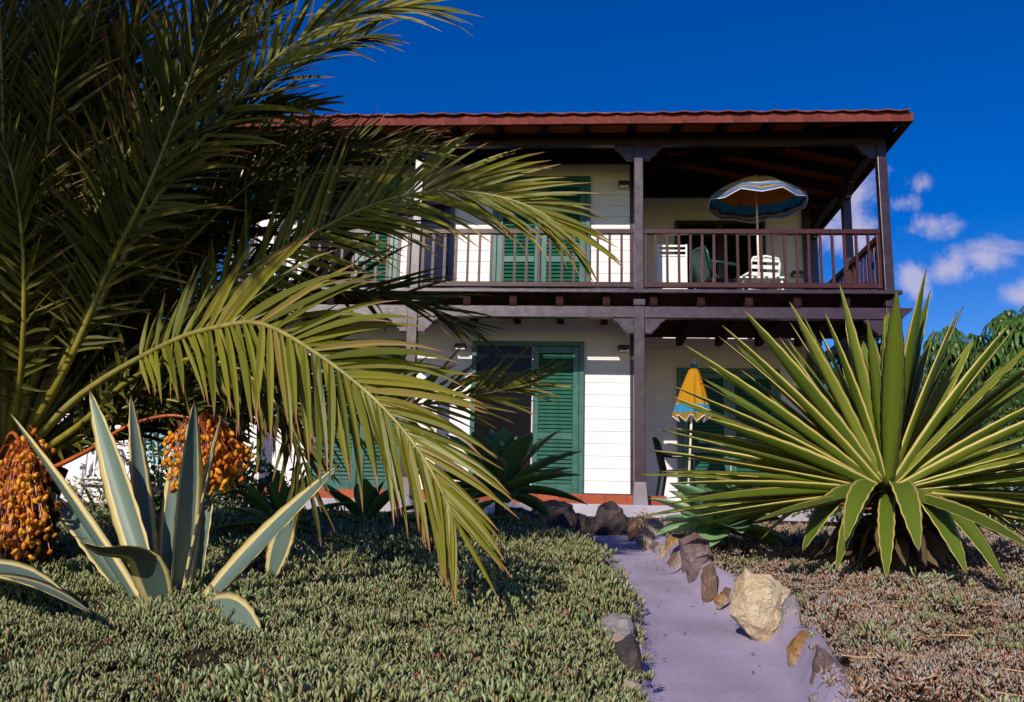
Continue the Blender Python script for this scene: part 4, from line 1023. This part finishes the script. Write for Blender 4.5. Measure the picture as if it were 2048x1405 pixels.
# ------------------------------------------------------------------ stones along the path
def stone(px, py, d, w, h, mat, label, seed, dep=.8, sharp=1.0, rot=None):
    rd = random.Random(seed); bm = bmesh.new(); bmesh.ops.create_icosphere(bm, subdivisions=4, radius=1)
    off = Vector((rd.uniform(0, 50),)*3); planes = []
    for i in range(13):
        q = Vector((rd.gauss(0, 1), rd.gauss(0, 1), rd.gauss(0, 1))).normalized(); planes.append((q, rd.uniform(.50, .80)))
    for v in bm.verts:
        p = v.co.copy()
        for q, k in planes:
            e = p.dot(q)-k
            if e > 0: p -= q*e
        p *= 1.22*(1+.16*mnoise.noise(p*1.5+off)+.07*mnoise.noise(p*3.7+off)+.035*mnoise.noise(p*9+off))
        v.co = p
    me = bpy.data.meshes.new('stone'); bmesh.ops.scale(bm, vec=(w/2, w/2*dep, h/2), verts=bm.verts)
    if rot: bmesh.ops.rotate(bm, matrix=Matrix.Rotation(rot, 3, 'Y'), verts=bm.verts)
    bm.to_mesh(me); bm.free(); me.materials.append(mat); me.polygons.foreach_set('use_smooth', [True]*len(me.polygons))
    try: me.set_sharp_from_angle(angle=R_(28))
    except Exception: pass
    o = bpy.data.objects.new('stone', me); C.objects.link(o); c = P(px, py, d); o.location = c
    o['label'] = label; o['category'] = 'stone'; o['group'] = 'stones edging the path'
    return o
def cut_stone(outline, mat, label, seed, base_py=None, d=None, thick=.7):
    """a split rock: its seen outline, a bulging face and a back, roughened all over"""
    rd = random.Random(seed)
    cx = sum(p[0] for p in outline)/len(outline); cyy = sum(p[1] for p in outline)/len(outline)
    if d is None: d = hit(cx, min(base_py or max(p[1] for p in outline), 1470), .015).y
    k = d/FPX; w = max(p[0] for p in outline)-min(p[0] for p in outline); th = w*k*thick
    d -= th*.12+(.14 if seed in (9, 10) else 0); c = P(cx, cyy, d); k = d/FPX
    bm = bmesh.new()
    for px, py in outline:
        x, z = (px-cx)*k, -(py-cyy)*k
        for sc_, yy_ in ((.62, -th*.42), (.92, -th*.22), (1.0, 0), (.95, th*.35), (.6, th*.6)):
            q = rd.uniform(.93, 1.07); bm.verts.new((x*sc_*q, yy_*rd.uniform(.8, 1.2), z*sc_*q-(.03 if z < 0 else 0)))
    r = bmesh.ops.convex_hull(bm, input=bm.verts)
    bmesh.ops.delete(bm, geom=list({g for g in r['geom_interior']+r['geom_unused'] if isinstance(g, bmesh.types.BMVert)}), context='VERTS')
    for _ in range(2): bmesh.ops.subdivide_edges(bm, edges=[e for e in bm.edges if e.calc_length() > w*k*.07], cuts=1, use_grid_fill=True)
    bmesh.ops.triangulate(bm, faces=bm.faces); off = Vector((seed*1.7, seed, 0)); bm.normal_update()
    for v in bm.verts:
        p = v.co/(w*k); v.co += v.normal*w*k*(.085*mnoise.noise(p*2.6+off)+.05*mnoise.noise(p*6+off)+.03*mnoise.noise(p*14+off))
    me = bpy.data.meshes.new('stone'); bm.to_mesh(me); bm.free(); me.materials.append(mat)
    me.polygons.foreach_set('use_smooth', [True]*len(me.polygons))
    try: me.set_sharp_from_angle(angle=R_(24))
    except Exception: pass
    o = bpy.data.objects.new('stone', me); C.objects.link(o); o.location = c
    o['label'] = label; o['category'] = 'stone'; o['group'] = 'stones edging the path'; return o
CUT = {
 1: [(1255, 1050), (1265, 1034), (1278, 1040), (1276, 1065), (1258, 1080)],
 2: [(1288, 1060), (1300, 1040), (1320, 1043), (1336, 1060), (1331, 1085), (1315, 1102), (1290, 1092)],
 4: [(1332, 1080), (1350, 1070), (1372, 1070), (1368, 1088), (1352, 1104), (1345, 1122), (1334, 1112)],
 5: [(1360, 1085), (1390, 1072), (1415, 1083), (1424, 1106), (1408, 1128), (1398, 1166), (1378, 1160), (1366, 1120)],
 6: [(1410, 1135), (1425, 1128), (1434, 1150), (1432, 1188), (1415, 1200), (1402, 1184), (1404, 1155)],
 47: [(1497, 1146), (1540, 1158), (1576, 1183), (1572, 1218), (1547, 1264), (1528, 1272), (1494, 1244), (1466, 1217), (1476, 1180)],
 9: [(1572, 1200), (1590, 1193), (1600, 1220), (1587, 1260), (1562, 1272), (1562, 1230)],
 10: [(1628, 1215), (1648, 1192), (1664, 1203), (1658, 1236), (1641, 1258), (1626, 1247)],
 11: [(1584, 1288), (1610, 1266), (1644, 1288), (1644, 1312), (1616, 1338), (1584, 1322), (1574, 1302)],
 12: [(1640, 1298), (1667, 1316), (1693, 1344), (1694, 1375), (1668, 1408), (1640, 1410), (1626, 1374), (1630, 1335)],
 13: [(1198, 1246), (1225, 1231), (1258, 1238), (1274, 1262), (1262, 1284), (1215, 1280)],
 15: [(1233, 1292), (1262, 1273), (1280, 1300), (1283, 1338), (1264, 1358), (1238, 1334)]}
def sdist(px, py_bottom, off=.02): return hit(px, py_bottom, off).y
ST = [  # centre px, bottom py, w px, h px, material, label
 (1264, 1062, 1080, 30, 48, M_rk_brown, 'thin brown stone at the far end of the right path edge', 1, .2),
 (1308, 1072, 1104, 46, 64, M_rk_pink, 'pinkish beige stone next to the thin brown one at the path end', 2, .1),
 (1346, 1102, 1128, 48, 56, M_rk_ochre, 'wedge shaped dark ochre stone leaning left of the purple grey stone', 4, .3),
 (1388, 1116, 1168, 72, 98, M_rk_purple, 'tall purple grey stone below the small smooth agave', 5, .12),
 (1418, 1166, 1200, 36, 70, M_rk_brown, 'narrow upright brown stone between purple grey and ochre stones', 6, .05),
 (1447, 1202, 1218, 26, 26, M_rk_ochre, 'tiny ochre stone set in the mortar left of the cream boulder', 7, 0),
 (1524, 1204, 1268, 112, 122, M_rk_cream, 'large cream boulder, the palest stone on the right path edge', 47, .15),
 (1579, 1236, 1290, 46, 84, M_rk_grey, 'lilac grey stone touching the right side of the cream boulder', 9, -.2),
 (1643, 1228, 1268, 46, 66, M_rk_grey, 'rounded grey stone up in the dry ice plants', 10, .1),
 (1606, 1292, 1336, 72, 82, M_rk_ochre, 'brown and ochre stone with a white patch near the big purple stone', 11, .3),
 (1660, 1344, 1405, 84, 130, M_rk_purple, 'big dark purple brown stone nearest the camera on the right edge', 12, .2),
 (1236, 1256, 1290, 64, 62, M_rk_grey, 'flat grey stone, farthest in the left path edge', 13, .1),
 (1240, 1292, 1318, 50, 44, M_rk_pink, 'pale stone under the flat grey one on the left path edge', 14, .0),
 (1262, 1318, 1352, 44, 70, M_rk_dark, 'dark stone above the reddish one on the left path edge', 15, .1),
 (1262, 1378, 1404, 46, 48, M_rk_pink, 'reddish stone low on the left path edge', 16, .2),
 (1222, 1394, 1420, 66, 44, M_rk_purple, 'rounded purple stone at the bottom of the left path edge', 17, .0),
]
for px, py, pb, w, h, mat, lab, sd, rt in ST:
    if sd in CUT:
        cut_stone(CUT[sd], mat, lab, sd); continue
    d = sdist(px, min(pb, 1440)); s = d/FPX; stone(px, py, d+.03, w*s*1.12, h*s*1.12, mat, lab, sd, .85, rot=rt)
for px, py, d, w, h, mat, lab, sd in [                                  (1164, 1052, 10.5, .26, .26, M_rk_dark, 'small dark rock between two large rocks at the curb', 23), (1040, 1046, 10.2, .4, .34, M_rk_dark, 'dark rock half hidden by the broad leaved agave', 24),
                                  (640, 1088, 7.2, .5, .22, M_rk_grey, 'grey flat rock at the back edge of the ice plants', 25)]:
    stone(px, py, d, w, h, mat, lab, sd, .8)

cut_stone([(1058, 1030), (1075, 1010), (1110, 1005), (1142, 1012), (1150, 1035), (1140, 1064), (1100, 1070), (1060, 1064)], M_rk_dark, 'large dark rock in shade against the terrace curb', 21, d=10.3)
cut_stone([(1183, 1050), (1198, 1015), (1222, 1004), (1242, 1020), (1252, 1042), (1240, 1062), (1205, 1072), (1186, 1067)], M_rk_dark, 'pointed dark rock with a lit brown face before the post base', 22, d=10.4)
rk = random.Random(5); y = 2.75; small = []
while y < 8.6:
    d_ = y; x = pr(y)+.055+rk.uniform(-.01, .02); q = Vector((x, y, gz(y)+.05)); r_ = rk.uniform(.05, .085)
    v_ = q; den = v_.dot(FWD); px_ = 1024+FPX*v_.dot(RG)/den; py_ = 702.5-FPX*v_.dot(UPV)/den
    if all((px_-sum(a for a, b in c_)/len(c_))**2+(py_-sum(b for a, b in c_)/len(c_))**2 > (34*5/y)**2 for k_, c_ in CUT.items() if k_ not in (13, 15)):
        s_ = FPX/y; n_ = 7
        out = [(px_+math.cos(i*6.283/n_)*r_*s_*rk.uniform(.7, 1.1)*.8, py_+math.sin(i*6.283/n_)*r_*s_*rk.uniform(.75, 1.2)) for i in range(n_)]
        col_, mat_ = rk.choice((('purple grey', M_rk_purple), ('pale grey', M_rk_grey), ('brown', M_rk_brown), ('pinkish', M_rk_pink), ('purple grey', M_rk_purple)))
        small.append((y, col_, cut_stone(out, mat_, '', 60+int(y*10), d=y)))
    y += rk.uniform(.16, .26)
ORD = 'first second third fourth fifth sixth seventh eighth ninth tenth eleventh twelfth thirteenth fourteenth fifteenth sixteenth seventeenth eighteenth nineteenth twentieth'.split()
for k_, (y_, col_, o_) in enumerate(sorted(small, key=lambda a: -a[0])):
    o_['label'] = 'small %s stone, %s of the small kerb stones counted from the house' % (col_, ORD[k_])
# ------------------------------------------------------------------ ice plants covering the beds
def cover(name, mat, pts, scl, lean, per, height, label, width=.10, tri=3):
    """every tuft a handful of plump upright leaves, all in one mesh"""
    n = len(pts); N = n*per
    base = np.repeat(pts, per, axis=0); sc = np.repeat(scl, per)
    az = rng.uniform(0, 2*np.pi, N); spread = rng.uniform(.1, lean, N)
    d = np.stack([np.cos(az)*np.sin(spread), np.sin(az)*np.sin(spread), np.cos(spread)], 1)
    ln = height*sc*rng.uniform(.6, 1.25, N); r0 = rng.uniform(0, .55, N)*height*sc
    b = base+np.stack([np.cos(az)*r0, np.sin(az)*r0, rng.uniform(-.35, .45, N)*height*sc], 1)
    a = np.cross(d, np.array([.3, .5, .8])); a /= np.linalg.norm(a, axis=1)[:, None]; c = np.cross(d, a)
    V = np.zeros((N, 2+tri, 3)); V[:, 0] = b; V[:, 1+tri] = b+d*ln[:, None]
    w = width*ln*rng.uniform(.8, 1.25, N)
    bend = np.stack([np.cos(az), np.sin(az), 0*az], 1)*(ln*.10)[:, None]
    for k in range(tri):
        q = 2*np.pi*k/tri; V[:, 1+k] = b-bend+d*(ln*.72)[:, None]+(a*np.cos(q)+c*np.sin(q))*w[:, None]
    F = []
    for k in range(tri): F += [(0, 1+(k+1) % tri, 1+k), (1+k, 1+(k+1) % tri, 1+tri)]
    F = np.array(F); nf = len(F)
    idx = (F[None]+(np.arange(N)*(2+tri))[:, None, None]).reshape(-1, 3).astype(np.int32)
    me = bpy.data.meshes.new(name); me.vertices.add(N*(2+tri)); me.vertices.foreach_set('co', V.reshape(-1).astype(np.float32))
    me.loops.add(len(idx)*3); me.loops.foreach_set('vertex_index', idx.reshape(-1)); me.polygons.add(len(idx))
    me.polygons.foreach_set('loop_start', np.arange(0, len(idx)*3, 3, dtype=np.int32)); me.polygons.foreach_set('loop_total', np.full(len(idx), 3, np.int32))
    me.polygons.foreach_set('use_smooth', np.ones(len(idx), bool))
    me.update(calc_edges=True); me.materials.append(mat)
    o = bpy.data.objects.new(name, me); C.objects.link(o); o['kind'] = 'stuff'; o['label'] = label
    return o
def scatter(side):
    out, sc = [], []
    y = 1.9
    while y < 9.6:
        step = .0235+.0082*(y-1.9) if y < 6 else .062+.012*(y-6)
        L, Rr = pl(y), pr(y)
        if side > 0: step *= .86
        if side < 0: x0, x1 = -(y*.66+1.1), L+.01
        else: x0, x1 = Rr+.085, y*.55+1.3
        n = max(1, int((x1-x0)/step))
        for i in range(n):
            x = x0+(i+random.random())*(x1-x0)/n; yy_ = y+random.uniform(-.6, .6)*step
            if side > 0 and (x-CA.x)**2+(yy_-CA.y)**2 < .03: continue
            t = mnoise.noise(Vector((x*2.2, yy_*2.2, 20+side)))
            if t < -.46 and random.random() < .6: continue
            edge = (x1-x if side < 0 else x-x0)
            if edge < .10 and random.random() < .45: continue
            z = bedz(min(x, L-.03) if side < 0 else max(x, Rr+.12), yy_)
            if side > 0 and edge < .25: z = max(z, gz(yy_)+.125)
            t2 = mnoise.noise(Vector((x*6, yy_*6, 40+side)))
            if t2 < -.26 and random.random() < .65: continue
            out.append((x, yy_, z+.02*t+.022*t2)); sc.append((1+max(0, (y-3.2))*.13)*random.uniform(.6, 1.25)*(1+.45*t+.5*t2))
        y += step
    return np.array(out), np.array(sc)
pL, sL = scatter(-1); cover('ice_plants', M_iceL, pL, sL, .70, 11, .039, 'grey green ice plants carpeting the bed left of the path', .10)
pR, sR = scatter(1); cover('ice_plants', M_iceR, pR, sR, 1.2, 13, .027, 'brown and grey dry ice plants carpeting the bed right of the path', .10)
# a few fresh green sprigs in the dry bed, and sprigs hanging over the left stones
sel = rng.choice(len(pR), len(pR)//5, replace=False)
sel = np.array([i for i in sel if mnoise.noise(Vector((pR[i][0]*1.6, pR[i][1]*1.6, 4))) > .12])
cover('ice_plants', M_iceL, pR[sel]+np.array([0, 0, .012]), sR[sel]*1.1, .8, 8, .03, 'patches of fresh green sprigs among the dry ice plants', .11)
# straw coloured runners
m = MB()
for i in range(420):
    k = rng.integers(len(pR))
    if pR[k][0] < pr(pR[k][1])+.3: continue
    p = Vector(pR[k])+Vector((0, 0, .018)); az = random.uniform(0, 6.28); s = .05*(1+.2*max(0, p.y-3)); pts = [p]
    for j in range(3):
        az += random.uniform(-.5, .5); p = p+Vector((math.cos(az)*s, math.sin(az)*s, random.uniform(-.008, .008))); pts.append(p)
    m.tube(pts, .0022*(1+.15*max(0, p.y-3)), 3, False)
o = part('dry_stems', m, paint('straw_stem', (.42, .24, .1), .7, .3), None, kind='stuff', label='straw coloured runners lying over the dry ice plants')
m = MB()
for i in range(70):
    y = random.uniform(2.6, 8.5); u = random.choice((random.uniform(.02, .2), random.uniform(.75, .92), random.random())); x = pl(y)+(pr(y)-pl(y))*u
    a = random.uniform(0, 6.28); q = random.uniform(.008, .02); dx, dy = math.cos(a)*q, math.sin(a)*q; z = gz(y)+.012
    m.add([(x-dx, y-dy, z), (x-dy*.3, y+dx*.3, z+.004), (x+dx, y+dy, z+.002), (x+dy*.3, y-dx*.3, z)], [(0, 1, 2, 3)])
part('leaf_litter', m, M_wither_shade, None, kind='stuff', label='small dry leaf scraps lying on the path')
# small magenta flowers
fl = MB()
for px, py in [(620, 1232), (970, 1250), (853, 1293), (906, 1305), (870, 1372), (1175, 1095), (1060, 1290), (210, 1330), (830, 1400), (1104, 1310), (950, 1180), (310, 1255), (550, 1385), (1010, 1365)]:
    h = hit(px, py, .10); c = Vector((h.x, h.y, bedz(h.x, h.y)+.05))
    for j in range(9):
        q = 2*math.pi*j/9; d = Vector((math.cos(q), math.sin(q), .5)).normalized(); s = Vector((-math.sin(q), math.cos(q), 0))
        fl.add([c, c+d*.010+s*.003, c+d*.017, c+d*.010-s*.003], [(0, 1, 2, 3)])
part('flowers', fl, M_flower, None, kind='stuff', label='tiny magenta flowers dotted over the ice plants')

# ------------------------------------------------------------------ trees and shrubs beyond
def umbrella_tree(loc, h, crown, label, seed, n=150, leaf=.20):
    rd = random.Random(seed); t = thing('umbrella_tree', label, 'tree', loc, 'umbrella trees right of the house'); L = Vector(loc)
    part('trunk', MB().tube([L+Vector((0, 0, -.2)), L+Vector((.06, 0, h*.35)), L+Vector((-.03, .05, h*.7)), L+Vector((0, 0, h*.9))], [.10, .08, .06, .03], 8), M_bark, t, True)
    cr = MB(); br = MB()
    for i in range(n):
        q = Vector((rd.gauss(0, 1), rd.gauss(0, 1), rd.gauss(0, 1))).normalized()*rd.uniform(.45, 1.0)
        lump = 1+.25*mnoise.noise(q*2+Vector((seed, 0, 0)))
        c = L+Vector((q.x*crown[0]*lump, q.y*crown[1]*lump, h-crown[2]*.75+q.z*crown[2]*lump))
        if i % 5 == 0: br.tube([L+Vector((0, 0, h*.6)), (L+Vector((0, 0, h*.75))).lerp(c, .5), c-Vector((0, 0, .05))], [.025, .015, .008], 4, False)
        tl = Vector((q.x, q.y, .9)).normalized(); k = rd.randint(8, 11); a0 = rd.uniform(0, 6)
        ax_ = tl.orthogonal().normalized(); bx = tl.cross(ax_)
        for j in range(k):
            an = a0+2*math.pi*j/k; out = ax_*math.cos(an)+bx*math.sin(an); ll = leaf*rd.uniform(.8, 1.2)
            s = out.cross(tl).normalized(); p0 = c; p1 = c+out*ll*.40+tl*ll*.02; p2 = c+out*ll*.66-Vector((0, 0, ll*.35)); p3 = c+out*ll*.74-Vector((0, 0, ll*.80)); w = ll*.11
            cr.add([p0, p1-s*w, p1+s*w, p2-s*w, p2+s*w, p3], [(0, 1, 2), (1, 3, 4, 2), (3, 5, 4)])
    part('branches', br, M_bark, t); part('crown', cr, M_tree, t, False)
umbrella_tree((P(1745, 700, 16).x, 16, .2), 3.3, (.75, .8, .9), 'umbrella tree close behind the right corner of the house', 1, 230, .23)
umbrella_tree((P(1905, 700, 17.5).x, 17.5, .2), 3.6, (.6, .8, 1.0), 'dark umbrella tree in the middle behind the striped agave', 2, 210, .23)
umbrella_tree((P(2035, 700, 15).x, 15, .2), 3.45, (.75, .8, 1.1), 'tall umbrella tree at the right edge of the garden', 3, 300, .23)
umbrella_tree((P(2230, 700, 16).x, 16, .2), 3.5, (1.0, .9, 1.2), 'umbrella tree just outside the right edge', 4, 160, .23)
def shrub(loc, r, h, label, seed, n=900, leaf=.07, mat=M_shrub, flower=None):
    rd = random.Random(seed); L = Vector(loc); t = thing('shrub', label, 'shrub', loc, 'shrubs behind the garden beds')
    st = MB()
    for i in range(7):
        a = i*.9; st.tube([L+Vector((0, 0, -.1)), L+Vector((math.cos(a)*r*.3, math.sin(a)*r*.3, h*.45)), L+Vector((math.cos(a)*r*.6, math.sin(a)*r*.6, h*.8))], [.02, .014, .006], 4, False)
    part('stems', st, M_bark, t)
    m = MB()
    for i in range(n):
        q = Vector((rd.gauss(0, 1), rd.gauss(0, 1), rd.gauss(0, 1))).normalized()*rd.random()**.45
        lump = 1+.35*mnoise.noise(q*2.2+Vector((seed*3, 1, 0)))
        c = L+Vector((q.x*r*lump, q.y*r*lump, h*.52+q.z*h*.5*lump))
        d = (q+Vector((rd.gauss(0, .6), rd.gauss(0, .6), rd.gauss(.2, .6)))).normalized(); s = d.orthogonal().normalized(); s = Quaternion(d, rd.uniform(0, 6)) @ s
        l_ = leaf*rd.uniform(.6, 1.4); m.add([c, c+d*l_*.5+s*l_*.22, c+d*l_, c+d*l_*.5-s*l_*.22], [(0, 1, 2, 3)])
    part('foliage', m, mat, t)
shrub((P(1990, 900, 11).x, 11, gz(11)), 1.0, 1.7, 'green shrub behind the striped agave at the right edge', 1, 1500, .10)
shrub((P(1840, 900, 12.5).x, 12.6, .2), .9, 1.5, 'shrub behind the centre of the striped agave', 2, 1300, .10)
shrub((P(2120, 1000, 9).x, 9, gz(9)), .9, 1.1, 'low shrub right of the striped agave', 3, 1200, .08)
shrub((P(1680, 950, 11.2).x, 11.0, gz(11)), .55, .75, 'low shrub by the terrace behind the agave leaves', 4, 700, .07)
shrub((P(1290, 1040, 10.6).x, 10.7, gz(10.7)), .14, .26, 'scrubby little plant in front of the middle post base', 6, 260, .04, M_iceR)
shrub((P(230, 990, 9.5).x, 9.3, gz(9.3)), .6, .55, 'grey green low shrub in front of the white table', 7, 900, .05, M_iceL)
shrub((P(330, 960, 8).x, 8.0, gz(8)), .5, .62, 'small dark shrub behind the left agave', 21, 800, .07)
shrub((P(410, 930, 10).x, 10.2, gz(10.2)), .6, 1.05, 'dark shrub between the white chair and the house corner', 22, 1000, .09)
shrub((P(470, 1000, 9).x, 9.2, gz(9.2)), .55, .8, 'dark shrub behind the fruit bunch', 8, 800, .08)
shrub((P(-120, 900, 9.5).x, 9.5, gz(9.5)), 1.0, 1.6, 'dark shrub beyond the palm at the left edge', 9, 1200, .09)
shrub((-6.2, 13.2, .2), .95, 2.5, 'tall dark shrub at the left corner of the house', 10, 1800, .11)
shrub((P(2010, 900, 13).x, 13.4, .2), 1.1, 2.3, 'tall shrub under the umbrella tree at the right edge', 11, 2200, .12)
shrub((P(1800, 900, 14).x, 15.2, .2), 1.0, 2.2, 'shrub under the umbrella tree nearest the house', 12, 1800, .12)
shrub((P(1920, 900, 15).x, 16.0, .2), 1.2, 2.4, 'shrub between two umbrella trees behind the striped agave', 13, 2000, .12)
shrub((P(2160, 900, 13).x, 13.0, .2), 1.2, 2.4, 'tall shrub just beyond the right edge', 14, 1800, .12)
print('agave leaves', cnt, 'cover', len(pL), len(pR))
